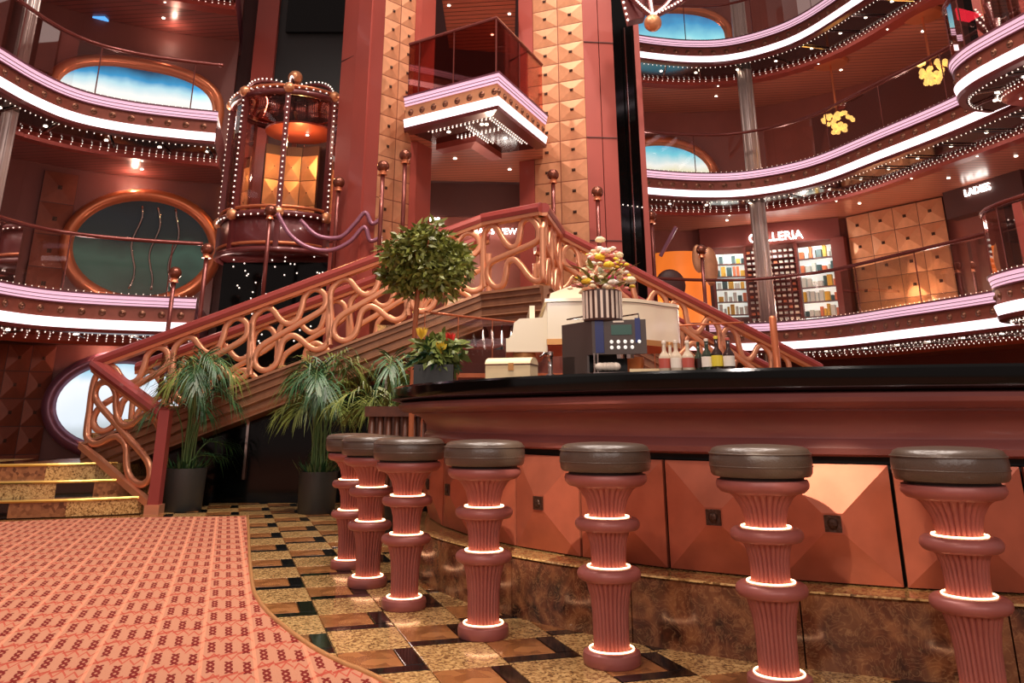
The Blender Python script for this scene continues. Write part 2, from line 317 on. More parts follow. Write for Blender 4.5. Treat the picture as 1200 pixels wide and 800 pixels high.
class B:
    """collects geometry"""
    def __init__(s): s.v = []; s.f = []
    def add(s, vs_, fs):
        k = len(s.v); s.v += [Vector(v) for v in vs_]; s.f += [tuple(i + k for i in f) for f in fs]; return s
    def box(s, c, d, ux=Vector((1, 0, 0)), uy=None, uz=Vector((0, 0, 1))):
        ux = Vector(ux).normalized(); uz = Vector(uz); uy = Vector(uy) if uy is not None else uz.cross(ux)
        c = Vector(c); vs_ = []
        for k in (-1, 1):
            for j in (-1, 1):
                for i in (-1, 1): vs_.append(c + ux * (i * d[0] / 2) + uy * (j * d[1] / 2) + uz * (k * d[2] / 2))
        return s.add(vs_, [(0, 2, 3, 1), (4, 5, 7, 6), (0, 1, 5, 4), (2, 6, 7, 3), (0, 4, 6, 2), (1, 3, 7, 5)])
    def prism(s, poly, z0, z1):
        n = len(poly); vs_ = [Vector((p[0], p[1], z0)) for p in poly] + [Vector((p[0], p[1], z1)) for p in poly]
        return s.add(vs_, [tuple(range(n - 1, -1, -1)), tuple(range(n, 2 * n))] + [(i, (i + 1) % n, n + (i + 1) % n, n + i) for i in range(n)])
    def lathe(s, prof, segs=24, c=(0, 0, 0), mod=None):
        """prof: list of (r,z)"""
        c = Vector(c); vs_ = []; n = len(prof)
        for j, (r, z) in enumerate(prof):
            for i in range(segs):
                a = 2 * PI * i / segs; rr = r * (mod(i, j) if mod else 1)
                vs_.append(c + Vector((rr * math.cos(a), rr * math.sin(a), z)))
        fs = [(j * segs + i, j * segs + (i + 1) % segs, (j + 1) * segs + (i + 1) % segs, (j + 1) * segs + i) for j in range(n - 1) for i in range(segs)]
        fs += [tuple(range(segs - 1, -1, -1)), tuple((n - 1) * segs + i for i in range(segs))]
        return s.add(vs_, fs)
    def tube(s, path, r, segs=8, closed=False, rr=None):
        path = [Vector(p) for p in path]; n = len(path); vs_ = []
        up = None
        for i, p in enumerate(path):
            a = path[(i - 1) % n] if (closed or i > 0) else p; b = path[(i + 1) % n] if (closed or i < n - 1) else p
            t = (b - a).normalized()
            if up is None: up = Vector((0, 0, 1)) if abs(t.z) < 0.9 else Vector((1, 0, 0))
            x = up.cross(t)
            if x.length < 1e-6: x = Vector((1, 0, 0)).cross(t)
            x.normalize(); y = t.cross(x).normalized(); up = y
            q = rr[i] if rr else r
            for k in range(segs):
                an = 2 * PI * k / segs; vs_.append(p + x * (q * math.cos(an)) + y * (q * math.sin(an)))
        m = n if closed else n - 1
        fs = [(i * segs + k, i * segs + (k + 1) % segs, ((i + 1) % n) * segs + (k + 1) % segs, ((i + 1) % n) * segs + k) for i in range(m) for k in range(segs)]
        if not closed: fs += [tuple(range(segs - 1, -1, -1)), tuple((n - 1) * segs + k for k in range(segs))]
        return s.add(vs_, fs)
    def ball(s, c, r, u=12, v=8, sq=(1, 1, 1)):
        c = Vector(c); vs_ = [c + Vector((0, 0, r * sq[2]))]
        for j in range(1, v):
            t = PI * j / v
            for i in range(u):
                a = 2 * PI * i / u; vs_.append(c + Vector((r * sq[0] * math.sin(t) * math.cos(a), r * sq[1] * math.sin(t) * math.sin(a), r * sq[2] * math.cos(t))))
        vs_.append(c - Vector((0, 0, r * sq[2]))); fs = [(0, 1 + i, 1 + (i + 1) % u) for i in range(u)]
        for j in range(v - 2): fs += [(1 + j * u + i, 1 + (j + 1) * u + i, 1 + (j + 1) * u + (i + 1) % u, 1 + j * u + (i + 1) % u) for i in range(u)]
        l = len(vs_) - 1; o = 1 + (v - 2) * u; fs += [(l, o + (i + 1) % u, o + i) for i in range(u)]
        return s.add(vs_, fs)
    def sweep(s, pts, nrm, prof, closed_prof=True, cap=True):
        """pts: 2D/3D path, nrm: unit 2D normals (outward); prof: list of (d,z)"""
        n = len(pts); m = len(prof); vs_ = []
        for p, q in zip(pts, nrm):
            pz = p[2] if len(p) > 2 else 0
            for d, z in prof: vs_.append(Vector((p[0] + q[0] * d, p[1] + q[1] * d, pz + z)))
        k = m if closed_prof else m - 1
        fs = [(i * m + j, (i + 1) * m + j, (i + 1) * m + (j + 1) % m, i * m + (j + 1) % m) for i in range(n - 1) for j in range(k)]
        if cap and closed_prof: fs += [tuple(range(m)), tuple((n - 1) * m + j for j in range(m - 1, -1, -1))]
        return s.add(vs_, fs)
    def build(s, name, m=None, parent=None, smooth=False): return mesh(name, s.v, s.f, m, parent, smooth)

def fixn(o):
    import bmesh
    bm = bmesh.new(); bm.from_mesh(o.data); bmesh.ops.recalc_face_normals(bm, faces=bm.faces); bm.to_mesh(o.data); bm.free(); return o
def autosmooth(o, deg=35):
    o.data.polygons.foreach_set('use_smooth', [True] * len(o.data.polygons))
    import bmesh
    bm = bmesh.new(); bm.from_mesh(o.data); bmesh.ops.recalc_face_normals(bm, faces=bm.faces); lim = math.radians(deg)
    for e in bm.edges:
        if len(e.link_faces) != 2 or e.calc_face_angle(0) > lim: e.smooth = False
    bm.to_mesh(o.data); bm.free(); return o
def catmull(P, n=8):
    P = [Vector(p) for p in P]; out = []
    for i in range(len(P) - 1):
        p0 = P[i - 1] if i > 0 else P[i] * 2 - P[i + 1]; p3 = P[i + 2] if i + 2 < len(P) else P[i + 1] * 2 - P[i]; p1, p2 = P[i], P[i + 1]
        for k in range(n):
            t = k / n; out.append(0.5 * ((2 * p1) + (p2 - p0) * t + (2 * p0 - 5 * p1 + 4 * p2 - p3) * t * t + (3 * p1 - p0 - 3 * p2 + p3) * t ** 3))
    out.append(P[-1]); return out
def normals2(pts, center):
    n = len(pts); out = []
    for i in range(n):
        a = pts[max(i - 1, 0)]; b = pts[min(i + 1, n - 1)]; t = Vector((b[0] - a[0], b[1] - a[1])).normalized(); out.append(Vector((t.y, -t.x)))
    mid = n // 2
    if out[mid].dot(Vector((pts[mid][0] - center[0], pts[mid][1] - center[1]))) < 0: out = [-q for q in out]
    return out
def arclen(pts):
    L = [0.0]
    for a, b in zip(pts, pts[1:]): L.append(L[-1] + (Vector(b[:2]) - Vector(a[:2])).length)
    return L
def at_len(pts, nrm, L, s):
    for i in range(len(L) - 1):
        if L[i + 1] >= s:
            t = (s - L[i]) / max(L[i + 1] - L[i], 1e-9); p = Vector(pts[i]) .lerp(Vector(pts[i + 1]), t); return p, nrm[i].lerp(nrm[i + 1], t).normalized()
    return Vector(pts[-1]), nrm[-1]
def text(name, body, size, origin, ux, uz, m, parent, depth=0.012, align='CENTER'):
    cu = bpy.data.curves.new(name, 'FONT'); cu.body = body; cu.size = size; cu.extrude = depth; cu.align_x = align; cu.align_y = 'CENTER'
    tmp = bpy.data.objects.new(name + '_t', cu); me = bpy.data.meshes.new_from_object(tmp); bpy.data.objects.remove(tmp)
    ux = Vector(ux).normalized(); uz = Vector(uz).normalized(); un = ux.cross(uz)
    R = Matrix((ux, uz, un)).transposed().to_4x4(); R.translation = Vector(origin); me.transform(R)
    me.materials.clear(); me.materials.append(M(m))
    return mobj(name, me, None, parent)

# ================================================================== FLOOR
floor = struct(B().prism([(-12, -3), (14, -3), (14, 24), (-12, 24)], -0.06, -0.012).build('floor', 'granite_brown'))
BC = Vector((2.71, 6.79)); R_PLINTH = 3.45
carpet_px = [(290, 606), (291, 625), (292, 650), (296, 690), (304, 708), (318, 725), (343, 746), (370, 765), (405, 783), (440, 798)]
edge = [G(x, y) for x, y in carpet_px] + [Vector((0.1, 2.75, 0)), Vector((0.8, 2.15, 0)), Vector((1.6, 1.4, 0)), Vector((2.2, 0.2, 0)), Vector((2.4, -2.0, 0))]
edge = catmull(edge, 6)
far_edge = [G(290, 606), G(200, 607), G(90, 609), G(0, 613), Vector((-7.0, 7.6, 0))]
outline = [(p.x, p.y) for p in edge] + [(-7.9, -2.0), (-7.9, 6.9)] + [(p.x, p.y) for p in reversed(far_edge[1:])]
cp = fixn(B().prism(outline, -0.011, 0.012).build('carpet', 'carpet'))
tag(cp, 'salmon pink patterned carpet with red cross motifs and a curved edge', 'carpet')
B().tube([p + Vector((0, 0, 0.012)) for p in edge], 0.012, 6).build('edge_trim', 'carpet_edge', cp, True)

def inside_carpet(p):
    c = False; n = len(outline); j = n - 1
    for i in range(n):
        xi, yi = outline[i]; xj, yj = outline[j]
        if (yi > p.y) != (yj > p.y) and p.x < (xj - xi) * (p.y - yi) / (yj - yi) + xi: c = not c
        j = i
    return c
CW, CL = 0.318, 0.733; g = 0.004
def tile_mesh(name, du, dv, m):
    b = B(); h = 0.012
    b.add([(0, 0, -h), (du, 0, -h), (du, dv, -h), (0, dv, -h), (0, 0, -.002), (du, 0, -.002), (du, dv, -.002), (0, dv, -.002),
           (.003, .003, 0), (du - .003, .003, 0), (du - .003, dv - .003, 0), (.003, dv - .003, 0)],
          [(0, 1, 5, 4), (1, 2, 6, 5), (2, 3, 7, 6), (3, 0, 4, 7), (4, 5, 9, 8), (5, 6, 10, 9), (6, 7, 11, 10), (7, 4, 8, 11), (8, 9, 10, 11)])
    me = bpy.data.meshes.new(name); me.from_pydata([tuple(v) for v in b.v], [], b.f); me.materials.append(M(m)); return me
ST, BRH = 0.085, 0.265           # black strip depth, brown row depth
TM = [('granite_tile', tile_mesh('granite_tile', CW - g, CL - ST - BRH - g, 'granite_speckled'), 0, ST + BRH),
      ('brown_tile', tile_mesh('brown_tile', CW * 0.74 - g, BRH - g, 'granite_brown'), 0, ST),
      ('black_tile', tile_mesh('black_tile', CW * 0.26 - g, BRH - g, 'granite_black'), CW * 0.74, ST),
      ('black_strip', tile_mesh('black_strip', CW - g, ST - g, 'granite_black'), 0, 0)]
ROT = Matrix((BX, AX, Vector((0, 0, 1)))).transposed().to_4x4()
cnt = 0
for k in range(-16, 12):
    b0 = 0.522 + CW * (k - 1); off = 3.235 if k % 2 == 0 else 3.608
    for r in range(-3, 11):
        a0 = off + CL * r
        cpt = BX * (b0 + CW / 2) + AX * (a0 + CL / 2)
        if (Vector((cpt.x, cpt.y)) - BC).length < R_PLINTH - 0.5 or cpt.y < 2.2 or cpt.y > 11.0: continue
        px = CX + F * cpt.x / (cpt.y * cT - H * sT) if cpt.y > 0 else 0
        if px < 170 or px > 1300: continue
        for nm, me, du, dv in TM:
            p = BX * (b0 + du) + AX * (a0 + dv); q = BX * (b0 + du + CW * .25) + AX * (a0 + dv + .1)
            corners = [BX * (b0 + x) + AX * (a0 + dv + y) for x in (du, CW) for y in (0, .3)]
            if all(inside_carpet(c) for c in corners): continue
            o = mobj(nm, me, None, floor); o.matrix_basis = Matrix.Translation(p) @ ROT; cnt += 1

# ================================================================== DECK OUTLINES
LC = catmull([(-6.6, 5.2), (-6.4, 7.2), (-6.15, 9.0), (-6.03, 10.0), (-5.80, 10.62), (-5.34, 11.02), (-4.7, 11.3), (-4.2, 11.46)], 8)
RC = catmull([(2.3, 14.35), (2.9, 14.55), (3.6, 14.68), (4.3, 14.62), (4.95, 14.2), (5.42, 13.55), (5.85, 12.3), (6.25, 11.1), (6.6, 9.6), (7.0, 7.4), (7.3, 5.2)], 8)
ATR = (0.3, 7.0)
LN, RN = normals2(LC, ATR), normals2(RC, ATR)
for k in range(10): LN[-10 + k] = LN[-10 + k].lerp(Vector((-.25, .97)), (k + 1) / 10).normalized()
ZT = [2.48, 5.20, 7.88]
def offset(pts, nrm, d): return [(p[0] + q[0] * d, p[1] + q[1] * d) for p, q in zip(pts, nrm)]

# walls behind the decks
LW = offset(LC, LN, 2.3); RW = offset(RC, RN, 2.7)
wl = struct(B().sweep(LW, LN, [(0, 0), (0.2, 0), (0.2, 11), (0, 11)]).build('wall_left', 'wall_brown'))
wr = struct(B().sweep(RW, RN, [(0, 0), (0.2, 0), (0.2, 11), (0, 11)]).build('wall_right', 'wall_red'))
wb = struct(B().prism([(LW[-1][0] - 0.2, 14.3), (RW[0][0] + 0.3, 17.3), (RW[0][0] + 0.3, 17.5), (LW[-1][0] - 0.2, 14.5)], 0, 11).build('wall_back', 'wall_dark'))
def plan_hit(px, pts):
    """where the vertical plane through pixel column px meets a plan polyline (aspect of the ray on the horizon)"""
    d = ray(px, YH); best = None
    for a, b in zip(pts, pts[1:]):
        ex, ey = b[0] - a[0], b[1] - a[1]; den = d.x * ey - d.y * ex
        if abs(den) < 1e-9: continue
        t = (a[0] * ey - a[1] * ex) / den; s = (a[0] * d.y - a[1] * d.x) / den
        if 0 <= s <= 1 and t > 0 and (best is None or t < best[0]): best = (t, Vector((ex, ey, 0)).normalized())
    return Vector((d.x, d.y, 0)) * best[0], best[1]

def hx(px, y):
    """pixel column on the horizon row of the vertical line that passes through (px, y)"""
    return CX + (px - CX) * (YH - VV) / (y - VV)
DETAIL_BOSS = B(); DETAIL_BOSS.lathe([(0.0, -0.028), (0.022, -0.022), (0.030, -0.008), (0.032, -0.002), (0.046, -0.004), (0.050, 0.0)], 10)
BOSS_ME = bpy.data.meshes.new('boss'); BOSS_ME.from_pydata([(v.x, v.z, v.y) for v in DETAIL_BOSS.v], [], DETAIL_BOSS.f); BOSS_ME.materials.append(M('boss'))
BOSS_ME.polygons.foreach_set('use_smooth', [True] * len(BOSS_ME.polygons))
DL = B(); DL.lathe([(0.026, 0.0), (0.026, -0.008), (0.002, -0.011)], 10)
DL_ME = bpy.data.meshes.new('downlight'); DL_ME.from_pydata([tuple(v) for v in DL.v], [], DL.f); DL_ME.materials.append(M('downlight'))
def bulbs(path, nrm, L, d, z, step, r=0.016, s0=0, s1=None):
    b = B(); s = s0 + step / 2; end = s1 if s1 else L[-1]
    while s < end:
        p, q = at_len(path, nrm, L, s); c = Vector((p[0] + q[0] * d, p[1] + q[1] * d, z))
        b.add([c + Vector((r, 0, 0)), c + Vector((0, r, 0)), c - Vector((r, 0, 0)), c - Vector((0, r, 0)), c + Vector((0, 0, r)), c - Vector((0, 0, r * 1.3))],
              [(0, 1, 4), (1, 2, 4), (2, 3, 4), (3, 0, 4), (1, 0, 5), (2, 1, 5), (3, 2, 5), (0, 3, 5)]); s += step
    return b
def balcony(label, pts, nrm, zt, depth=3.4, t=None, ceil='ceiling_plank', rail=True, view=None, posts=1.25, sof=0.78, boss_step=0.24):
    L = arclen(pts); c = pts[len(pts) // 2]; t = t or thing('balcony', label, 'balcony', (c[0], c[1], zt - 0.6))
    v0, v1 = view if view else (0, L[-1])
    S = lambda prof, nm, m, par=t: fixn(B().sweep(pts, nrm, prof).build(nm, m, par))
    S([(0.06, zt - 0.02), (0.3, zt - 0.02), (depth, zt - 0.02), (depth, zt - 0.46), (0.06, zt - 0.46)], 'deck_slab', 'strip_trim')
    u = S([(0.0, zt - 0.01), (0.09, zt), (0.09, zt - 0.135), (0.03, zt - 0.135)], 'lilac_light_strip', 'strip_lilac')
    S([(-0.012, zt + 0.005), (0.1, zt + 0.02), (0.1, zt - 0.005), (-0.012, zt - 0.018)], 'strip_lip', 'strip_trim', u)
    S([(0.006, zt - 0.058), (0.05, zt - 0.058), (0.05, zt - 0.066), (0.006, zt - 0.066)], 'strip_rib', 'strip_trim', u)
    S([(0.016, zt - 0.102), (0.05, zt - 0.102), (0.05, zt - 0.110), (0.016, zt - 0.110)], 'strip_rib', 'strip_trim', u)
    f = S([(0.045, zt - 0.135), (0.12, zt - 0.135), (0.12, zt - 0.335), (0.045, zt - 0.335)], 'fascia_band', 'fascia')
    S([(0.022, zt - 0.135), (0.1, zt - 0.135), (0.1, zt - 0.150), (0.022, zt - 0.150)], 'fascia_bead', 'strip_trim', f)
    lo = S([(0.01, zt - 0.335), (0.09, zt - 0.335), (0.09, zt - 0.455), (0.04, zt - 0.455)], 'white_light_strip', 'strip_white')
    S([(0.02, zt - 0.455), (0.12, zt - 0.455), (0.12, zt - 0.51), (0.035, zt - 0.50)], 'lower_trim', 'elev_red')
    S([(0.1, zt - 0.48), (sof, zt - 0.48), (sof, zt - 0.50), (0.1, zt - 0.50)], 'mirror_soffit', 'soffit_mirror')
    S([(sof, zt - 0.46), (sof + 0.38, zt - 0.46), (sof + 0.38, zt - 0.55), (sof + 0.05, zt - 0.60), (sof, zt - 0.56)], 'soffit_band', 'copper_red')
    S([(sof + 0.38, zt - 0.46), (depth, zt - 0.46), (depth, zt - 0.50), (sof + 0.38, zt - 0.50)], 'plank_ceiling', ceil)
    s = v0 + boss_step / 2
    while s < v1:                                         # bosses on the fascia
        p, q = at_len(pts, nrm, L, s); o = mobj('boss', BOSS_ME, None, f)
        o.matrix_basis = Matrix.Translation((p[0] + q[0] * 0.045, p[1] + q[1] * 0.045, zt - 0.24)) @ Matrix.Rotation(math.atan2(-q[0], q[1]), 4, 'Z'); s += boss_step
    bb = bulbs(pts, nrm, L, 0.15, zt - 0.515, 0.085, 0.010, v0, v1)
    for d, z in ((sof - 0.04, -0.515), (sof + 0.0, -0.545)):
        e = bulbs(pts, nrm, L, d, zt + z, 0.085, 0.010, v0, v1); bb.add(e.v, e.f)
    e = bulbs(pts, nrm, L, 0.03, zt + 0.022, 0.09, 0.007, v0, v1); bb.add(e.v, e.f)
    stuff(bb.build('bulb_string', 'bulb', t))
    s = v0 + 0.3
    while s < v1:
        p, q = at_len(pts, nrm, L, s); o = mobj('downlight', DL_ME, None, t); o.location = (p[0] + q[0] * 0.42, p[1] + q[1] * 0.42, zt - 0.502)
        w_ = at_len(pts, nrm, L, s + 0.32)[0]; r_ = B().tube([(p[0] + q[0] * 0.16, p[1] + q[1] * 0.16, zt - 0.52) , (w_[0] * .5 + p[0] * .5 + q[0] * (sof - .06), w_[1] * .5 + p[1] * .5 + q[1] * (sof - .06), zt - 0.52)], 0.012, 5).build('chrome_rod', 'chrome', t)
        s += 0.62
    s = v0 + 0.6
    while s < v1:
        p, q = at_len(pts, nrm, L, s)
        o = mobj('downlight', DL_ME, None, t); o.location = (p[0] + q[0] * 1.75, p[1] + q[1] * 1.75, zt - 0.502)
        o = mobj('downlight', DL_ME, None, t); o.location = (p[0] + q[0] * (sof + .2), p[1] + q[1] * (sof + .2), zt - 0.578); o.scale = (.6, .6, .6)
        s += 1.3
    if rail:
        hr = B().tube([(p[0] + q[0] * 0.06, p[1] + q[1] * 0.06, zt + 0.76) for p, q in zip(pts, nrm)], 0.028, 8).build('handrail', 'handrail', t, True)
        s = max(v0, 0.05); prev = None
        while s < v1:
            p, q = at_len(pts, nrm, L, s); c = Vector((p[0] + q[0] * 0.06, p[1] + q[1] * 0.06, 0))
            B().tube([c + Vector((0, 0, zt)), c + Vector((0, 0, zt + 0.74))], 0.009, 6).build('rail_post', 'handrail', t)
            if prev is not None:
                seg = [at_len(pts, nrm, L, prev + (s - prev) * k / 4) for k in range(5)]
                B().sweep([a for a, _ in seg], [n_ for _, n_ in seg], [(0.055, zt + 0.03), (0.063, zt + 0.03), (0.063, zt + 0.71), (0.055, zt + 0.71)]).build('glass_panel', 'glass_clear', t)
            prev = s; s += posts
    return t
LL = arclen(LC); RL = arclen(RC)
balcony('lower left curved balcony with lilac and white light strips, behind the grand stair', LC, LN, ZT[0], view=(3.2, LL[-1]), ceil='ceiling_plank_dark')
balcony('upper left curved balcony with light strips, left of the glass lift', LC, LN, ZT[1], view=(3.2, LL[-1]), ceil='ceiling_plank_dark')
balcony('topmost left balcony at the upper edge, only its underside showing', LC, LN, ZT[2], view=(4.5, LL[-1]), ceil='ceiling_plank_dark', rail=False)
bR2 = balcony('lowest right curved balcony in front of the shop windows', RC, RN, ZT[0], view=(1.5, 8.6), depth=4.0)
bR3 = balcony('middle right curved balcony below the two chandeliers', RC, RN, ZT[1], view=(0, 8.6), depth=4.0)
balcony('topmost right curved balcony at the upper edge', RC, RN, ZT[2], view=(0, 7.2), depth=4.0)
# rounded bays bulging out of the right balconies
for zt, par_ in ((ZT[1], bR3), (ZT[0], bR2)):
    pc = [(6.35, 10.25), (5.95, 10.1), (5.68, 9.75), (5.62, 9.3), (5.70, 8.8), (5.85, 8.2), (6.05, 7.4), (6.3, 6.4)]
    P = catmull(pc, 6); n_ = normals2(P, ATR); n_ = [(-q if q.dot(Vector((7.5 - p[0], 8.5 - p[1]))) < 0 else q) for p, q in zip(P, n_)]
    balcony('', P, n_, zt + 0.01, depth=1.0, t=par_, sof=0.5, view=(0.2, 4.2), posts=0.55)

# unseen fill points added above the deck floors to brighten the plank ceilings
for pts, nrm, L_, zs, ss in ((LC, LN, LL, (ZT[0], ZT[1]), (4.2, 6.0, 7.6)), (RC, RN, RL, (ZT[0], ZT[1], ZT[2]), (0.8, 2.6, 4.6, 6.6, 8.6))):
    for zt in zs:
        for s_ in ss:
            p, q = at_len(pts, nrm, L_, s_); l = bpy.data.lights.new('ceiling_fill', 'POINT'); l.energy = 24 if pts is RC else 11; l.color = (1.0, .74, .64); l.shadow_soft_size = .12
            o = bpy.data.objects.new('ceiling_fill', l); col.objects.link(o); o.location = (p[0] + q[0] * 1.0, p[1] + q[1] * 1.0, zt + .2)
# chrome columns rising through the decks
def column(base, r, z1, label):
    t = thing('chrome_column', label, 'column', (base[0], base[1], 0))
    B().lathe([(r, 0.0), (r, z1)], 20, (base[0], base[1], 0)).build('shaft', 'column_steel', t, True)
    for k in range(6):
        a = 2 * PI * k / 6 + 0.3; c = Vector((base[0] + r * math.cos(a), base[1] + r * math.sin(a), 0))
        B().tube([c, c + Vector((0, 0, z1))], r * 0.2, 6).build('rib', 'column_steel', t, True)
column((-6.42, 10.15), 0.085, 10.5, 'slender chrome column at the far left behind the curved balconies')
column((4.72, 15.05), 0.13, 10.5, 'chrome column rising past three balconies on the right')

# ================================================================== FACETED PANELS
PYR = {}
def pyr_mesh(w_, h_, d, m, med=0.16):
    key = (round(w_, 3), round(h_, 3), d, m)
    if key in PYR: return PYR[key]
    b = B(); k = 0.006; t = med
    o = [(-w_ / 2 + k, 0, -h_ / 2 + k), (w_ / 2 - k, 0, -h_ / 2 + k), (w_ / 2 - k, 0, h_ / 2 - k), (-w_ / 2 + k, 0, h_ / 2 - k)]
    i = [(-w_ * t / 2, -d, -h_ * t / 2), (w_ * t / 2, -d, -h_ * t / 2), (w_ * t / 2, -d, h_ * t / 2), (-w_ * t / 2, -d, h_ * t / 2)]
    bk = [(x, 0.02, z) for x, _, z in o]
    b.add(o + i + bk, [(0, 1, 5, 4), (1, 2, 6, 5), (2, 3, 7, 6), (3, 0, 4, 7), (4, 5, 6, 7), (8, 9, 1, 0), (9, 10, 2, 1), (10, 11, 3, 2), (11, 8, 0, 3), (11, 10, 9, 8)])
    me = bpy.data.meshes.new('facet'); me.from_pydata(b.v, [], b.f); me.materials.append(M(m))
    s = w_ * t * 0.8; b2 = B(); b2.box((0, -d - 0.004, 0), (s, 0.012, s * h_ / w_)); b2.ball((0, -d - 0.012, 0), s * 0.33, 8, 5, (1, 0.4, 1))
    me2 = bpy.data.meshes.new('medallion'); me2.from_pydata([tuple(v) for v in b2.v], [], b2.f); me2.materials.append(M('medallion'))
    PYR[key] = (me, me2); return PYR[key]
def frame_mx(p, ux):
    """local x along ux, local -y out of the wall (to the viewer), z up"""
    ux = Vector(ux).normalized(); uz = Vector((0, 0, 1)); uy = uz.cross(ux)
    m_ = Matrix((ux, uy, uz)).transposed().to_4x4(); m_.translation = Vector(p); return m_
def facet_wall(p0, p1, z0, z1, ncol, nrow, m, parent, d=0.05, name='facet_panel', med=0.16):
    """p0->p1 left to right as seen from the atrium"""
    p0 = Vector((p0[0], p0[1], 0)); p1 = Vector((p1[0], p1[1], 0)); w_ = (p1 - p0).length / ncol; h_ = (z1 - z0) / nrow
    me, me2 = pyr_mesh(w_, h_, d, m, med); u = (p1 - p0).normalized()
    for i in range(ncol):
        for j in range(nrow):
            c = p0 + u * (w_ * (i + .5)); mx = frame_mx((c.x, c.y, z0 + h_ * (j + .5)), u)
            o = mobj(name, me, None, parent); o.matrix_basis = mx
            q = mobj('medallion', me2, None, o)

# ================================================================== CENTRAL TOWER
def pxy(px, Y): v = V(px, YH, Y); return Vector((v.x, v.y))
# plan points found from the vertical lines of the piers (x of a vertical line is read at the horizon row)
def vline(x, y, Y): return Vector((V(x, y, Y).x, Y))
# left pier
tl = thing('tower_pier', 'left red tower pier with a strip of faceted gold panels beside the glass lift', 'pier', (-1.8, 11.0, 0))
La, Lb, Lb2, Lc, Ld, Le = vline(405, 0, 11.7), vline(423, 0, 11.4), vline(438, 0, 11.2), vline(452, 0, 11.1), vline(489, 0, 11.55), vline(496, 0, 11.5)
def slab_between(a, b, t, z0, z1, name, m, par, out=0.0):
    a = Vector((a[0], a[1])); b = Vector((b[0], b[1])); u = (b - a).normalized(); n_ = Vector((-u.y, u.x))
    if n_.y < 0: n_ = -n_
    a = a - n_ * out; b = b - n_ * out
    return fixn(B().prism([a, b, b + n_ * t, a + n_ * t], z0, z1).build(name, m, par))
slab_between(La, Lb, 0.5, 0, 10.6, 'red_face', 'pier_red', tl)
slab_between(Lb, Lb2, 0.5, 0, 10.6, 'red_face', 'pier_red', tl, 0.03)
slab_between(Lb2, Lc, 0.5, 0, 10.6, 'red_face', 'pier_red', tl)
slab_between(Lc, Ld, 0.4, 0, 10.6, 'gold_backing', 'fascia', tl)
facet_wall(Lc, Ld, 2.9, 9.9, 2, 23, 'gold_facet', tl, 0.016)
slab_between(Ld, Le, 0.4, 0, 10.6, 'red_edge', 'pier_red', tl, 0.03)
for zz in (3.3, 6.1, 8.9): B().box((*((La + Lb2) / 2), zz), ((Lb2 - La).length, 0.02, 0.012), (Lb2 - La).to_3d()).build('joint_line', 'wall_dark', tl)
# right pier
tr = thing('tower_pier', 'right red tower pier with faceted gold panels and a black shaft', 'pier', (1.0, 11.6, 0))
Ra, Rb, Rc_, Rd, Re = vline(608, 0, 12.5), vline(624, 0, 12.4), vline(682, 0, 12.05), vline(716, 0, 12.1), vline(716, 0, 12.3)
slab_between(Ra, Rb, 0.4, 0, 10.6, 'red_edge', 'pier_red', tr, 0.02)
slab_between(Rb, Rc_, 0.4, 0, 10.6, 'gold_backing', 'fascia', tr)
facet_wall(Rb, Rc_, 2.7, 9.9, 2, 22, 'gold_facet', tr, 0.016)
mid = (Rc_ + Rd) / 2
slab_between(Rc_, mid, 0.5, 0, 10.6, 'red_face', 'pier_red', tr)
slab_between(mid + Vector((.012, 0)), Rd, 0.5, 0, 10.6, 'red_face', 'pier_red', tr)
for zz in (3.4, 5.0, 6.6, 8.2): B().box((*((Rc_ + Rd) / 2 - Vector((0, .004))), zz), ((Rd - Rc_).length, 0.02, 0.012), (Rd - Rc_).to_3d()).build('joint_line', 'wall_dark', tr)
Rf = vline(740, 0, 12.5); Rg = vline(746, 0, 12.5)
slab_between(Re, Rf, 0.3, 0, 10.6, 'black_shaft', 'black_gloss', tr)
slab_between(Rf, Rg, 0.35, 0, 10.6, 'red_edge', 'pier_red', tr, 0.04)
B().tube([(*(Re * .45 + Rf * .55 - Vector((0, .05))), 0.5), (*(Re * .45 + Rf * .55 - Vector((0, .05))), 7.0)], 0.012, 6).build('cable', 'chrome', tr)
stuff(bulbs([Re - Vector((0, .03)), Rf - Vector((0, .03))], [Vector((0, -1))] * 2, [0, (Rf - Re).length], 0, 4.0, .09, .012).build('bulb_string', 'bulb', tr))

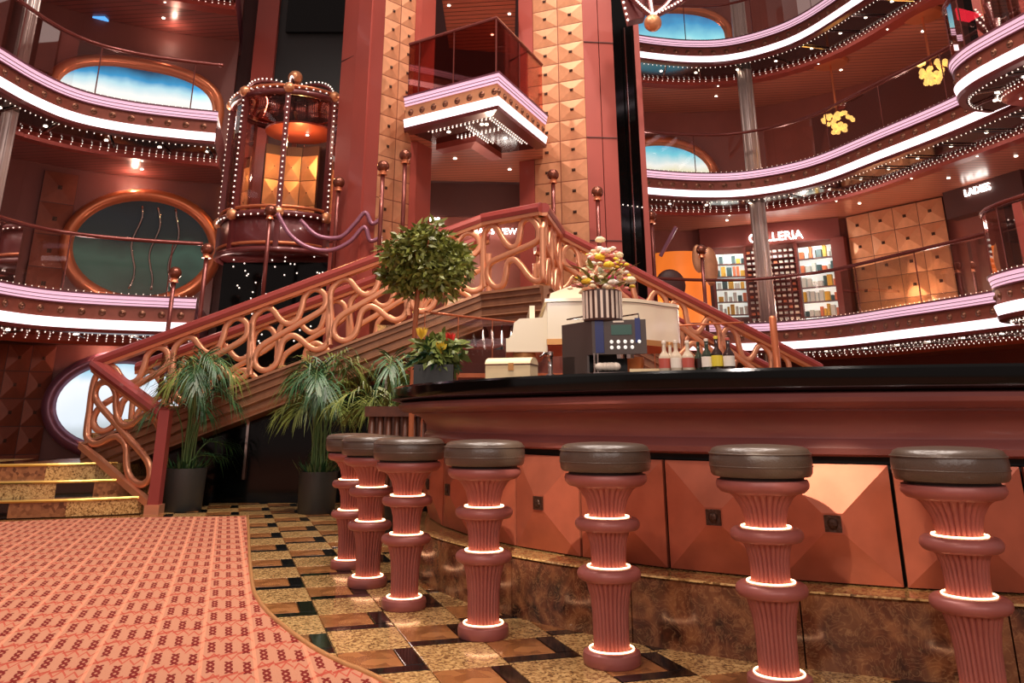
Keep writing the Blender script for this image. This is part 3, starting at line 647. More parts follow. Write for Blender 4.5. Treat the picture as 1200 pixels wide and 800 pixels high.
# balcony of the tower, a diamond corner pointing at the hall
def tower_balcony():
    zt = ZT[1]; P0 = Vector((-1.40, 10.88)); P1 = Vector((-0.06, 9.98)); P2 = Vector((0.66, 11.64))
    P = [P0, P1, P2]; u1 = (P1 - P0).normalized(); u2 = (P2 - P1).normalized()
    n1 = Vector((-u1.y, u1.x)); n2 = Vector((-u2.y, u2.x))
    n1 = n1 if n1.y > 0 else -n1; n2 = n2 if n2.x < 0 else -n2
    mit = (n1 + n2); mit = mit / (mit.dot(n1))
    N_ = [n1, mit, n2]
    t = thing('tower_balcony', 'pointed balcony with light strips between the two tower piers', 'balcony', (-0.2, 10.6, zt - 0.6))
    S = lambda prof, nm, m, par=t: fixn(B().sweep(P, N_, prof).build(nm, m, par))
    back = [Vector((P0.x + .3, 12.6)), Vector((P2.x, 12.6))]
    fixn(B().prism([P0 + n1 * .08, P1 + mit * .08, P2 + n2 * .08, Vector((P2.x, 13.7)), Vector((P0.x + .1, 13.6))], zt - 0.46, zt - 0.02).build('deck_slab', 'ceiling_plank', t))
    u = S([(0.0, zt - 0.01), (0.09, zt), (0.09, zt - 0.135), (0.03, zt - 0.135)], 'lilac_light_strip', 'strip_lilac')
    S([(-0.012, zt + 0.005), (0.1, zt + 0.02), (0.1, zt - 0.005), (-0.012, zt - 0.018)], 'strip_lip', 'strip_trim', u)
    for k in (0.06, 0.104): S([(0.004 + k * .1, zt - k), (0.05, zt - k), (0.05, zt - k - .008), (0.004 + k * .1, zt - k - .008)], 'strip_rib', 'strip_trim', u)
    f = S([(0.045, zt - 0.135), (0.12, zt - 0.135), (0.12, zt - 0.335), (0.045, zt - 0.335)], 'fascia_band', 'gold_facet')
    S([(0.01, zt - 0.335), (0.09, zt - 0.335), (0.09, zt - 0.455), (0.04, zt - 0.455)], 'white_light_strip', 'strip_white')
    S([(0.02, zt - 0.455), (0.2, zt - 0.455), (0.2, zt - 0.51), (0.035, zt - 0.50)], 'lower_trim', 'elev_red')
    S([(0.2, zt - 0.46), (0.75, zt - 0.46), (0.75, zt - 0.49), (0.2, zt - 0.49)], 'mirror_soffit', 'soffit_mirror')
    S([(0.75, zt - 0.46), (0.92, zt - 0.46), (0.92, zt - 0.60), (0.75, zt - 0.58)], 'soffit_band', 'copper_red')
    for a, b, n_, L_ in ((P0, P1, n1, (P1 - P0).length), (P1, P2, n2, (P2 - P1).length)):
        k = int(L_ / 0.2)
        for i in range(k):
            p = a.lerp(b, (i + .5) / k); o = mobj('boss', BOSS_ME, None, f)
            o.matrix_basis = Matrix.Translation((p.x + n_.x * .045, p.y + n_.y * .045, zt - .24)) @ Matrix.Rotation(math.atan2(-n_.x, n_.y), 4, 'Z')
        bb = B()
        for d in (.22, .28, .66, .72):
            e = bulbs([a.lerp(b, .1 + d * .25), b.lerp(a, .1 + d * .25)], [n_, n_], [0, L_ * (0.8 - d * .5)], d, zt - .50, .07, .013); bb.add(e.v, e.f)
        stuff(bb.build('bulb_string', 'bulb', t))
        for q in (.3, .65):
            p = a.lerp(b, q) + n_ * .42; o = mobj('downlight', DL_ME, None, t); o.location = (p.x, p.y, zt - .492)
    S([(0.08, zt + .02), (0.09, zt + .02), (0.09, zt + .82), (0.08, zt + .82)], 'glass_panel', 'glass_rose')
    B().tube([(p.x + q.x * .085, p.y + q.y * .085, zt + .84) for p, q in zip(P, N_)], .026, 8).build('handrail', 'handrail', t)
    for p, q in zip([P0.lerp(P1, .12), P0.lerp(P1, .5), P1, P1.lerp(P2, .5)], [n1, n1, mit, n2]):
        c = p + q * .085; B().tube([(c.x, c.y, zt), (c.x, c.y, zt + .84)], .012, 6).build('rail_post', 'handrail', t)
    for x, y in ((-.75, 12.3), (-.05, 12.0), (.1, 12.9)):
        o = mobj('downlight', DL_ME, None, t); o.location = (x, y, zt - .462)
    return t
tower_balcony()
pc = struct(fixn(B().prism([(-1.0, 11.95), (0.2, 12.0), (0.2, 14.2), (-1.0, 14.0)], ZT[2] - 0.5, ZT[2] - 0.4).build('ceiling_portal', 'ceiling_plank')))
for x, y in ((-0.9, 12.3), (0.1, 12.6), (-0.2, 13.4)):
    o = mobj('downlight', DL_ME, None, pc); o.location = (x, y, ZT[2] - .502)
lob = struct(fixn(B().prism([(-1.9, 13.7), (1.3, 13.9), (1.3, 14.0), (-1.9, 13.8)], 0, 4.73).build('wall_lobby', 'wall_red')))
fixn(B().prism([(-1.8, 13.6), (1.2, 13.8), (1.2, 13.9), (-1.8, 13.7)], 4.15, 4.72).build('wall_beam', 'wall_dark', lob))
for x, y, z, e in ((-.3, 12.9, 3.3, 30), (-.3, 12.6, 5.7, 26)):  # added fill points that brighten the lobby and portal ceilings
    l = bpy.data.lights.new('lobby_fill', 'POINT'); l.energy = e; l.color = (1, .70, .52); l.shadow_soft_size = .1
    o = bpy.data.objects.new('lobby_fill', l); col.objects.link(o); o.location = (x, y, z)
# lit signs in the lobby behind the stair
sg = thing('lobby_sign', 'small lit white sign box on the lobby wall, left end, behind the ficus', 'sign', (-1.2, 13.55, 3.8))
c = V(490, 262, 13.5); B().box((c.x, 13.58, c.z), (0.26, 0.05, 0.20)).build('sign_face', 'sign_glow', sg)
for k in range(6): B().box(V(488.5 + 5 * k, 257, 13.58), (.045, .03, .055)).build('light_dash', 'sign_glow', sg)
sg = thing('lobby_sign', 'row of lit white lettering on the lobby wall above the landing', 'sign', (0.1, 13.55, 3.8))
text('lettering', "WHAT'S NEW", 0.145, V(574, 271, 13.72), (1, .0625, 0), (0, 0, 1), 'sign_glow', sg)

# ================================================================== GRAND STAIR
ZL = 2.25; RH = 0.92
A0 = Vector((-4.74, 10.0, 0.60)); B0 = Vector((-0.24, 9.77, ZL)); C0 = Vector((0.44, 9.22, ZL)); D0 = Vector((0.72, 10.55, ZL)); E0 = Vector((4.25, 11.55, 0.62))
N0 = Vector((-3.58, 9.22, 0.0))
st = thing('grand_staircase', 'grand staircase with two flights meeting on a landing, scrolled rose gold balustrades and red handrails', 'staircase', (0.0, 10.2, 0))
UNIT = [(250,770),(240,690),(235,595),(235,500),(248,435),(300,390),(350,400),(400,460),(450,490),(500,470),(525,400),(535,340),(570,300),(610,295),(650,320),(668,370),(645,420),(540,480),(400,555),(310,605),(275,650),(270,700),(300,740),(350,750),(395,720),(415,660),(425,600),(450,570),(490,560),(540,590),(580,625),(630,648),(680,630),(705,570),(708,480),(695,400),(690,330)]
UV = []
for x, y in UNIT:
    vp = y + 0.32 * (x - 250); UV.append(((x - 235) / 455.0, (782 - vp) / 381.0))
def ribbon(path, nrm, wd=0.034, dp=0.026):
    """grooved bar swept along a planar path"""
    b = B(); nrm = Vector(nrm).normalized(); pr = [(-1, -.6), (-.78, -1), (-.22, -1), (0, -.1), (.22, -1), (.78, -1), (1, -.6), (1, .6), (.7, 1), (-.7, 1), (-1, .6)]
    n = len(path); m = len(pr); vs_ = []
    for i, p in enumerate(path):
        t = (path[min(i + 1, n - 1)] - path[max(i - 1, 0)]).normalized(); s = nrm.cross(t).normalized()
        for a, c in pr: vs_.append(p + s * (a * wd) + nrm * (c * dp))
    fs = [(i * m + j, i * m + (j + 1) % m, (i + 1) * m + (j + 1) % m, (i + 1) * m + j) for i in range(n - 1) for j in range(m)]
    fs += [tuple(range(m)), tuple((n - 1) * m + j for j in range(m - 1, -1, -1))]
    return b.add(vs_, fs)
def balustrade(p, q, units, par, h0=0.10, h1=RH - 0.07, rail=True, front=True, flip=False, rail_ext=(0, 0)):
    """scrolled balustrade over the base line p->q"""
    u = q - p; hor = Vector((u.x, u.y, 0)); nrm = Vector((hor.y, -hor.x, 0)).normalized()
    if nrm.y > 0: nrm = -nrm
    for k in range(units):
        path = []
        for a, v in UV:
            a2 = (1 - a) if flip else a
            t = (k + a2 + 0.0) / units
            if t > 1.0: t = 1.0
            if t < 0: t = 0
            path.append(p + u * t + Vector((0, 0, h0 + v * (h1 - h0))))
        path = catmull(path, 3)
        autosmooth(fixn(ribbon(path, nrm).build('scroll_bar', 'rose_gold', par)), 50)
    if rail:
        a = p - u.normalized() * rail_ext[0]; b_ = q + u.normalized() * rail_ext[1]; side = nrm
        handrail([a, b_], side, par)
def handrail(pts, side, par, h=RH):
    up = Vector((0, 0, 1)); pts = [Vector(x) for x in pts]
    pr = [(-.07, -.03), (.07, -.03), (.085, .015), (.075, .06), (.04, .08), (-.04, .08), (-.075, .06), (-.085, .015)]
    def sw(profile, name, m, dz, parent):
        vs_ = []
        for x in pts:
            for a, c in profile: vs_.append(x + Vector((0, 0, h + dz)) + side * a + up * c)
        mm = len(profile); fs = [(i * mm + j, i * mm + (j + 1) % mm, (i + 1) * mm + (j + 1) % mm, (i + 1) * mm + j) for i in range(len(pts) - 1) for j in range(mm)]
        fs += [tuple(range(mm)), tuple((len(pts) - 1) * mm + j for j in range(mm - 1, -1, -1))]
        return fixn(mesh(name, vs_, fs, m, parent))
    r = sw(pr, 'handrail', 'rail_red', 0, par)
    sw([(-.055, -.065), (.055, -.065), (.065, -.028), (-.065, -.028)], 'gold_moulding', 'rose_gold', -.004, r)
# moulded stringer: ribs stepping out, swept along each base line
STR = [(0, .06), (-.075, .06), (-.085, .03), (-.06, .02), (-.06, -.03), (-.04, -.04), (-.04, -.10), (-.055, -.115), (-.03, -.13), (-.03, -.20), (-.045, -.215), (-.01, -.24), (-.01, -.30), (0, -.33)]
def stringer(p, q, par, mirror=1, name='stringer'):
    u = q - p; n_ = Vector((-u.y, u.x)).normalized(); n_ = n_ if n_.y > 0 else -n_
    return fixn(B().sweep([p, q], [n_, n_], [(d * mirror, z) for d, z in STR]).build(name, 'stringer', par))
WID = 1.02
def back(p, q, w=WID):
    u = q - p; n_ = Vector((-u.y, u.x, 0)).normalized(); n_ = n_ if n_.y > 0 else -n_; return p + n_ * w, q + n_ * w
def flight(p, q, n, par, w=WID):
    """treads and risers of a flight climbing from p to q"""
    u = q - p; hor = Vector((u.x, u.y, 0)); L = hor.length; d = hor.normalized(); n_ = Vector((-d.y, d.x, 0)); n_ = n_ if n_.y > 0 else -n_
    rise = u.z / n; run = L / n
    for k in range(n):
        c0 = p + d * (run * k); z = p.z + rise * (k + 1)
        pts = [c0 + n_ * .03, c0 + d * (run + .02) + n_ * .03, c0 + d * (run + .02) + n_ * (w - .03), c0 + n_ * (w - .03)]
        s = fixn(B().prism([(x.x, x.y) for x in pts], z - rise - .10, z).build('step', 'step_granite', par))
        B().tube([(*(c0 + n_ * .04).xy, z), (*(c0 + n_ * (w - .04)).xy, z)], .014, 6).build('nosing', 'step_gold', s)
    # sloping soffit under the flight
    a, b_, n2 = p, q, n_
    vs_ = [a + Vector((0, 0, -.30)), b_ + Vector((0, 0, -.30)), b_ + n2 * w + Vector((0, 0, -.30)), a + n2 * w + Vector((0, 0, -.30))]
    vs_ += [x - Vector((0, 0, .05)) for x in vs_]
    fixn(mesh('flight_soffit', vs_, [(0, 1, 2, 3), (4, 5, 6, 7), (0, 1, 5, 4), (1, 2, 6, 5), (2, 3, 7, 6), (3, 0, 4, 7)], 'stringer', par))
stringer(A0, B0, st); stringer(B0, C0, st); stringer(C0, D0, st); stringer(D0, E0, st)
balustrade(A0, B0, 5, st); balustrade(D0, E0, 5, st, flip=True)
balustrade(B0, C0, 1, st); balustrade(C0, D0, 2, st, flip=True)
Ab, Bb = back(A0, B0); Db, Eb = back(D0, E0)
stringer(Ab, Bb, st, -1); stringer(Db, Eb, st, -1)
balustrade(Ab, Bb, 5, st); balustrade(Db, Eb, 5, st, flip=True)
flight(A0, B0, 11, st); flight(E0, D0, 11, st)
land = fixn(B().prism([(B0.x, B0.y), (C0.x - .02, C0.y + .03), (D0.x, D0.y), (Db.x, Db.y), (0.25, 12.2), (-0.85, 12.2), (Bb.x, Bb.y)], ZL - .16, ZL).build('landing', 'step_granite', st))
fixn(B().prism([(B0.x, B0.y + .04), (C0.x - .04, C0.y + .08), (D0.x - .03, D0.y), (Db.x, Db.y), (0.25, 12.2), (-0.85, 12.2), (Bb.x, Bb.y)], ZL - .32, ZL - .165).build('landing_soffit', 'soffit_mirror', st))
cr = B()
for i in range(12):
    for j in range(9):
        x = -0.35 + i * .11; y = 9.9 + j * .13
        if y < 9.3 + abs(x - .4) * .8: continue
        l = random.uniform(.10, .2); cr.box((x, y, ZL - .33 - l / 2), (.016, .016, l))
stuff(cr.build('crystal_rods', 'chrome', st))
# lower flight: three granite steps turning towards the hall, with its own short balustrade and a red newel
balustrade(N0 + Vector((0, 0, .02)), A0 - Vector((0, 0, .02)), 1, st, h0=0.12)
fixn(B().box((N0.x + .03, N0.y - .02, .50), (.11, .11, 1.0)).build('newel', 'rail_red', st))
fixn(B().box((N0.x + .03, N0.y - .02, .045), (.15, .15, .09)).build('newel_base', 'rose_gold', st))
q = fixn(B().sweep([N0 + Vector((0, 0, .06)), A0], [Vector((.55, .83))] * 2, [(0, 0), (-.07, 0), (-.07, .07), (0, .07)]).build('stringer', 'rose_gold', st))
mats3 = ['step_granite', 'granite_black', 'step_brown', 'step_granite']
for k in range(3):
    z1 = .15 * (k + 1)
    o1 = V(118 - 22 * k, 600 - 12 * k, 9.15 + .26 * k); r0 = N0.lerp(Vector((A0.x, A0.y, 0)), (k + .3) / 4.2)
    arc = [(r0.x - .05, r0.y), (r0.x - .55, r0.y - .28), (r0.x - 1.15, r0.y - .48), (r0.x - 1.8, r0.y - .60), (r0.x - 2.6, r0.y - .62)]
    arc = catmull([(a, b_ + .10 * k) for a, b_ in arc], 5)
    nn = [Vector((0, 1))] * len(arc)
    for j in range(6):
        i0 = int(j * (len(arc) - 1) / 6); i1 = int((j + 1) * (len(arc) - 1) / 6)
        s = fixn(B().sweep(arc[i0:i1 + 1], nn[i0:i1 + 1], [(0, .15 * k), (1.6, .15 * k), (1.6, z1), (0, z1)]).build('step_block', mats3[(j * 3 + k * 2) % 4], st))
    B().tube([(a[0], a[1] - .004, z1) for a in arc], .016, 6).build('nosing', 'step_gold', st)
# dark glazed wall below the left flight
dk = struct(fixn(mesh('wall_understair', [(-3.9, 10.35, 0), (0.0, 10.35, 0), (0.0, 10.35, ZL - .5), (-3.9, 10.35, .62), (-3.9, 10.45, 0), (0.0, 10.45, 0), (0.0, 10.45, ZL - .5), (-3.9, 10.45, .62)],
     [(0, 1, 2, 3), (4, 5, 6, 7), (0, 1, 5, 4), (1, 2, 6, 5), (2, 3, 7, 6), (3, 0, 4, 7)], 'black_gloss')))
for x in (-3.0, -2.2, -1.4): B().box((x, 10.33, .7), (.03, .03, 1.4 if x > -2.5 else .9)).build('mullion', 'chrome', dk)
base = struct(fixn(B().prism([(-0.9, 10.2), (0.75, 10.2), (0.95, 11.2), (-0.9, 11.2)], 0, ZL - .55).build('wall_landing', 'wall_red')))
for zz in (.9, 1.15, 1.4): B().box((-.05, 10.18, zz), (1.6, .06, .05)).build('moulding', 'copper_rim', base)

# tall ball-topped posts standing behind the stair
posts_px = [(205, 320, 10.9, 'leftmost'), (243, 292, 11.0, 'second from the left'), (317, 247, 11.35, 'below the lift'), (397, 214, 11.35, 'right of the lift'), (449, 195, 10.75, 'in front of the left gold pier'), (475, 182, 10.85, 'nearest the tower portal'),
            (648, 205, 11.25, 'in front of the right gold pier'), (700, 225, 11.3, 'in front of the right red pier'), (763, 253, 12.6, 'right of the black shaft'), (822, 293, 13.0, 'rightmost')]
for i, (x, y, Y, wh) in enumerate(posts_px):
    p = V(x, y, Y)
    t = st; z0 = max(0.2, p.z - 1.55)
    t = B().tube([(p.x, p.y, z0), (p.x, p.y, p.z)], .03, 8).build('ball_post', 'handrail', st, True)
    B().ball(p, .085, 14, 10).build('ball_top', 'ball', t, True)
    B().lathe([(.06, p.z - .12), (.045, p.z - .09), (.05, p.z - .06)], 12, (p.x, p.y, 0)).build('collar', 'copper_rim', t)
# wavy reflections in the glass between the posts, modelled as lilac tubes
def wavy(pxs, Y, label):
    pts = catmull([V(x, y, Y) for x, y in pxs], 6); B().tube(pts, .03, 8).build('wavy_reflection', 'lilac_gloss', st, True)
wavy([(325, 250), (340, 275), (362, 290), (388, 293), (410, 283), (427, 266), (434, 282), (448, 277)], 11.0, 'lilac wavy reflection, lower of the two between the posts by the lift')
wavy([(352, 258), (372, 276), (398, 278), (415, 263), (428, 249), (436, 262), (447, 256)], 11.05, 'lilac wavy reflection, upper of the two between the posts by the lift')

# ================================================================== GLASS LIFT
def lift(cx_, cy_, r, zr, zm, zb, label, top_ball=True):
    t = thing('glass_lift', label, 'lift', (cx_, cy_, 0)); c = Vector((cx_, cy_, 0)); NP = 8
    ang = [2 * PI * k / NP + 0.18 for k in range(NP)]
    P = [c + Vector((r * math.cos(a), r * math.sin(a), 0)) for a in ang]
    ring = [(cx_ + r * math.cos(2 * PI * k / 32), cy_ + r * math.sin(2 * PI * k / 32)) for k in range(32)]
    for zz, nm in ((zr, 'roof_ring'), (zm, 'waist_ring'), (zb, 'floor_ring')):
        B().tube([(x, y, zz) for x, y in ring], .05, 8, True).build(nm, 'elev_red', t, True)
        B().tube([(x, y, zz + .10) for x, y in ring], .026, 8, True).build(nm + '_bead', 'copper_rim', t, True)
    for a, p in zip(ang, P):
        m_ = B().box((p.x, p.y, (zr + zb) / 2), (.075, .075, zr - zb), (math.cos(a), math.sin(a), 0)).build('mullion', 'elev_red', t)
        bb = B()
        for k in range(int((zr - zm) / .085)):
            z = zm + .08 + k * .085; d = Vector((math.cos(a), math.sin(a), 0)); q = p + d * .045; bb.ball((q.x, q.y, z), .012, 6, 4)
        stuff(bb.build('bulb_string', 'bulb', m_))
    bb = B()
    for zz in (zr + .06, zm - .03):
        for k in range(56):
            a = 2 * PI * k / 56; bb.ball((cx_ + (r + .05) * math.cos(a), cy_ + (r + .05) * math.sin(a), zz), .012, 6, 4)
    stuff(bb.build('ring_bulbs', 'bulb', t))
    # domed roof with ribs carrying bulbs and gold orbs
    zt = zr + .42
    for a in ang:
        pts = []
        for k in range(7):
            f = k / 6; rr = r * math.cos(f * PI / 2 * .92); pts.append((cx_ + rr * math.cos(a), cy_ + rr * math.sin(a), zr + .04 + .36 * math.sin(f * PI / 2)))
        rb = B().tube(pts, .03, 6).build('roof_rib', 'elev_red', t, True)
        bb = B()
        for k in range(12):
            f = (k + .5) / 12; rr = r * math.cos(f * PI / 2 * .92); bb.ball((cx_ + rr * math.cos(a), cy_ + rr * math.sin(a), zr + .09 + .36 * math.sin(f * PI / 2)), .013, 6, 4)
        stuff(bb.build('rib_bulbs', 'bulb', rb))
        B().ball((cx_ + (r + .03) * math.cos(a), cy_ + (r + .03) * math.sin(a), zr + .05), .085, 12, 8).build('orb', 'orb_gold', t, True)
        B().ball((cx_ + (r + .03) * math.cos(a), cy_ + (r + .03) * math.sin(a), zm), .085, 12, 8).build('orb', 'orb_gold', t, True)
    B().lathe([(r * .96, zr + .04), (r * .75, zr + .16), (r * .45, zr + .31), (.06, zr + .38)], 32, c).build('roof_glass', 'glass_rose', t, True)
    if top_ball:
        B().tube([(cx_, cy_, zr + .36), (cx_, cy_, zt + .12)], .035, 8).build('finial_stem', 'copper_rim', t)
        B().ball((cx_, cy_, zt + .18), .12, 16, 10).build('finial_orb', 'orb_gold', t, True)
    g_ = B()
    for k in range(32):
        a0, a1 = ring[k], ring[(k + 1) % 32]; f_ = .955
        x0, y0, x1, y1 = cx_ + (a0[0] - cx_) * f_, cy_ + (a0[1] - cy_) * f_, cx_ + (a1[0] - cx_) * f_, cy_ + (a1[1] - cy_) * f_
        g_.add([(x0, y0, zm), (x1, y1, zm), (x1, y1, zr), (x0, y0, zr)], [(0, 1, 2, 3)])
    g_.build('glass_wall', 'glass_clear', t, True)
    B().lathe([(r * .97, zb), (r * .98, zb + .1), (r * .98, zm - .05), (r * .9, zm)], 32, c).build('lower_drum', 'elev_red', t, True)
    fixn(B().lathe([(r * .93, zm + .02), (r * .93, zm + .05)], 32, c).build('car_floor', 'elev_black', t))
    # back wall of the car: lit amber facets and a dark side panel
    for k in range(3):
        a0, a1 = PI * (.36 + .13 * k), PI * (.36 + .13 * (k + 1)); p0 = c + Vector((r * .8 * math.cos(a1), r * .8 * math.sin(a1), 0)); p1 = c + Vector((r * .8 * math.cos(a0), r * .8 * math.sin(a0), 0))
        facet_wall(p0, p1, zm + .06, zm + 1.36, 1, 3, 'gold_facet', t, .03, med=.06)
        slab_between(p0.xy, p1.xy, .04, zm + .06, zr - .35, 'car_back', 'wall_dark', t, -.03)
    pl_ = bpy.data.lights.new('lift_lamp', 'POINT'); pl_.energy = 26; pl_.color = (1, .62, .22); pl_.shadow_soft_size = .05
    lo = bpy.data.objects.new('lift_lamp', pl_); col.objects.link(lo); lo.location = (cx_ + .15, cy_ - .05, zr - .55); attach(lo, t)
    for dx in (-.12, .22):
        o = mobj('downlight', DL_ME, None, t); o.location = (cx_ + dx, cy_ + .2, zr - .32)
    fixn(B().lathe([(r * .6, zr - .30), (r * .6, zr - .27)], 24, c + Vector((.1, .2, 0))).build('car_ceiling', 'copper_red', t))
    return t
lc = V(333, 245, 12.6)
lift(lc.x, 12.6, .92, V(333, 110, 11.8).z, V(333, 249, 11.7).z, V(333, 292, 11.7).z, 'round glass lift with rows of bulbs, gold orbs and a domed top')
# guide structure behind the lift
def vpanel(name, x0, x1, yref, Y, z0, z1, m, label, cat, th=.12):
    a = V(x0, yref, Y); b = V(x1, yref, Y); o = fixn(B().prism([(a.x, Y), (b.x, Y), (b.x, Y + th), (a.x, Y + th)], z0, z1).build(name, m)); return tag(o, label, cat)
vpanel('lift_backdrop', 326, 404, 40, 13.85, 5.9, 10.8, 'dark_panel', 'dark grey panel high behind the glass lift', 'panel')
vpanel('lift_screen', 336, 404, 20, 13.74, 7.6, 10.8, 'black_gloss', 'black glossy panel at the top edge above the dark grey panel', 'panel', .08)
vpanel('red_pillar', 300, 325, 30, 13.75, 0.0, 10.8, 'pier_red', 'narrow red pillar left of the dark grey panel', 'pillar', .3)
vpanel('lift_shaft_wall', 255, 410, 250, 13.85, 0.0, 5.9, 'wall_dark', 'dark red shaft wall behind the glass lift', 'wall panel')
dp = thing('lift_pit', 'black pit surround with tiny lights below the glass lift', 'lift pit', (lc.x, 12.4, 0))
B().prism([(lc.x - .72, 12.2), (lc.x + .95, 12.2), (lc.x + .95, 12.3), (lc.x - .72, 12.3)], 0, V(333, 292, 11.7).z - .1).build('pit_wall', 'black_gloss', dp)
bb = B()
for k in range(70): bb.ball((lc.x + random.uniform(-.6, .9), 12.18, random.uniform(1.9, 3.2)), .012, 5, 4)
stuff(bb.build('tiny_lights', 'bulb', dp))
# underside of a second lift at the top edge
t2 = thing('lift_underside', 'underside of a second lift with bulb-lined ribs and an orange finial, at the top edge', 'lift', (2.2, 11.2, 7.4))
ap = V(765, 27, 11.0)
B().ball(ap, .13, 14, 10).build('finial_orb', 'orb_gold', t2, True)
for x, y in ((722, -30), (757, -40), (800, -22), (835, -30)):
    q = V(x, y, 11.2); pts = [ap + Vector((0, 0, .1)), ap.lerp(q, .5) + Vector((0, 0, -.03)), q]; pts = catmull(pts, 5)
    rb = B().tube(pts, .05, 8).build('rib', 'elev_red', t2, True); bb = B()
    for p in catmull(pts, 2)[::1]: bb.ball(p + Vector((0, -.055, 0)), .017, 6, 4)
    stuff(bb.build('rib_bulbs', 'bulb', rb))
q0, q1 = V(737, 24, 11.2), V(724, -30, 11.2)
fixn(mesh('rib_panel', [q0, V(756, 20, 11.2), V(757, -30, 11.2), q1] + [p + Vector((0, .2, 0)) for p in (q0, V(756, 20, 11.2), V(757, -30, 11.2), q1)], [(0, 1, 2, 3), (4, 5, 6, 7), (0, 1, 5, 4), (1, 2, 6, 5), (2, 3, 7, 6), (3, 0, 4, 7)], 'elev_red', t2))
bb = B()
for k in range(9): bb.ball(q0.lerp(q1, k / 8) - Vector((.02, .02, 0)), .02, 6, 4)
stuff(bb.build('panel_bulbs', 'bulb', t2))

# ================================================================== WALL FEATURES, LEFT
def porthole(n, px, yc, a, b_, m, wall, tags, off=0.0, rim='copper_rim', k=2.0):
    p, u = plan_hit(hx(px, yc), wall); zc = V(px, yc, p.y - off).z
    if u.x < 0: u = -u
    uz = Vector((0, 0, 1)); out = Vector((u.y, -u.x, 0))
    if out.y > 0: out = -out
    c = Vector((p.x, p.y, zc)) + out * off; NS = 48
    def se(t, s): return u * (a * s[0] * math.copysign(abs(math.cos(t)) ** (2 / k), math.cos(t))) + uz * (b_ * s[1] * math.copysign(abs(math.sin(t)) ** (2 / k), math.sin(t)))
    def ringpts(ex, d): return [c + se(2 * PI * i / NS, ((a + ex) / a, (b_ + ex) / b_)) + out * d for i in range(NS)]
    prof = [(0.22, -.26), (0.19, .07), (0.13, .13), (0.07, .13), (0.02, .09), (0.0, .0), (-.02, -.0)]
    vs_ = []
    for ex, d in prof: vs_ += ringpts(ex, d)
    fs = [(j * NS + i, j * NS + (i + 1) % NS, (j + 1) * NS + (i + 1) % NS, (j + 1) * NS + i) for j in range(len(prof) - 1) for i in range(NS)]
    o = struct(fixn(mesh('window_%d' % n, vs_, fs, rim, None, True)))
    face = ringpts(0, .012); bk = ringpts(0, -.01)
    fixn(mesh('picture', face + bk, [tuple(range(NS)), tuple(range(2 * NS - 1, NS - 1, -1))] + [(i, (i + 1) % NS, NS + (i + 1) % NS, NS + i) for i in range(NS)], m, o))
    return o, c, u, out
w1, c1, u1, o1 = porthole(1, 168, 290, 1.0, .76, 'mural_night', LW, '', .22)
for k, x in enumerate((-.12, .16, .46)):            # wavy metal reeds in the dark picture
    pts = [c1 + u1 * (x + .05 * math.sin(j * 1.1 + k)) + Vector((0, 0, -.66 + j * .165)) + o1 * .05 for j in range(9)]
    B().tube(catmull(pts, 3), .018, 6).build('reed', 'chrome', w1, True)
porthole(2, 160, 122, 1.2, .62, 'mural_beach', LW, '', .22, k=2.6)
porthole(3, 140, 473, .84, .58, 'mural_beach_low', LW, '', .22, rim='lilac_gloss')
def wall_panels(px0, px1, z0, z1, nc, nr, m, wall, name, label, off=.06, d=.05, y=450):
    a, u = plan_hit(hx(px0, y), wall); b_, _ = plan_hit(hx(px1, y), wall); o_ = Vector((u.y, -u.x, 0)); o_ = o_ if o_.y < 0 else -o_
    a = a + o_ * off; b_ = b_ + o_ * off
    t = thing(name, label, 'wall panel', ((a.x + b_.x) / 2, (a.y + b_.y) / 2, z0))
    fixn(B().prism([a.xy, b_.xy, (b_ - o_ * .04).xy, (a - o_ * .04).xy], z0, z1).build('backing', 'wall_dark', t))
    facet_wall(a + o_ * .001, b_ + o_ * .001, z0, z1, nc, nr, m, t, d); return t
wall_panels(-30, 58, .05, 1.95, 3, 5, 'brown_facet', LW, 'faceted_panel', 'dark brown faceted wall panel at the far left below the lower balcony', d=.02)
wall_panels(38, 80, 2.6, 4.6, 1, 4, 'brown_facet', LW, 'faceted_panel', 'narrow brown faceted wall panel left of the dark oval window', d=.02, y=275)
for x, y, z, pw, cl in ((115, 0, 4.55, 11, (1, .58, .42)), (112, 0, 1.9, 9, (1, .48, .34)), (140, 0, 7.2, 5, (1, .6, .45))):
    p, u = plan_hit(x, LW); o_ = Vector((u.y, -u.x, 0)); o_ = o_ if o_.y < 0 else -o_
    l = bpy.data.lights.new('wall_washer', 'POINT'); l.energy = pw; l.color = cl; l.shadow_soft_size = .03
    lo = bpy.data.objects.new('wall_washer', l); col.objects.link(lo); lo.location = (p.x + o_.x * .35, p.y + o_.y * .35, z)
bp_ = G(115, 24, ZT[2] - .515)
tag(B().box((bp_.x, bp_.y, ZT[2] - .516), (.34, .26, .03)).build('ceiling_reflection', 'blue_reflection'), 'small blue reflection on the ceiling at the upper left', 'reflection')  # blue reflection put in as a thin glowing box

# ================================================================== WALL FEATURES, RIGHT
def wall_frame(px, wall):
    p, u = plan_hit(px, wall); u = u if u.x > 0 else -u; o_ = Vector((u.y, -u.x, 0)); o_ = o_ if o_.y < 0 else -o_; return p, u, o_
porthole(4, 772, 203, 1.05, .62, 'mural_right', RW, '', .22)
porthole(5, 780, 45, 1.3, .62, 'mural_right_high', RW, '', .22, k=2.6)
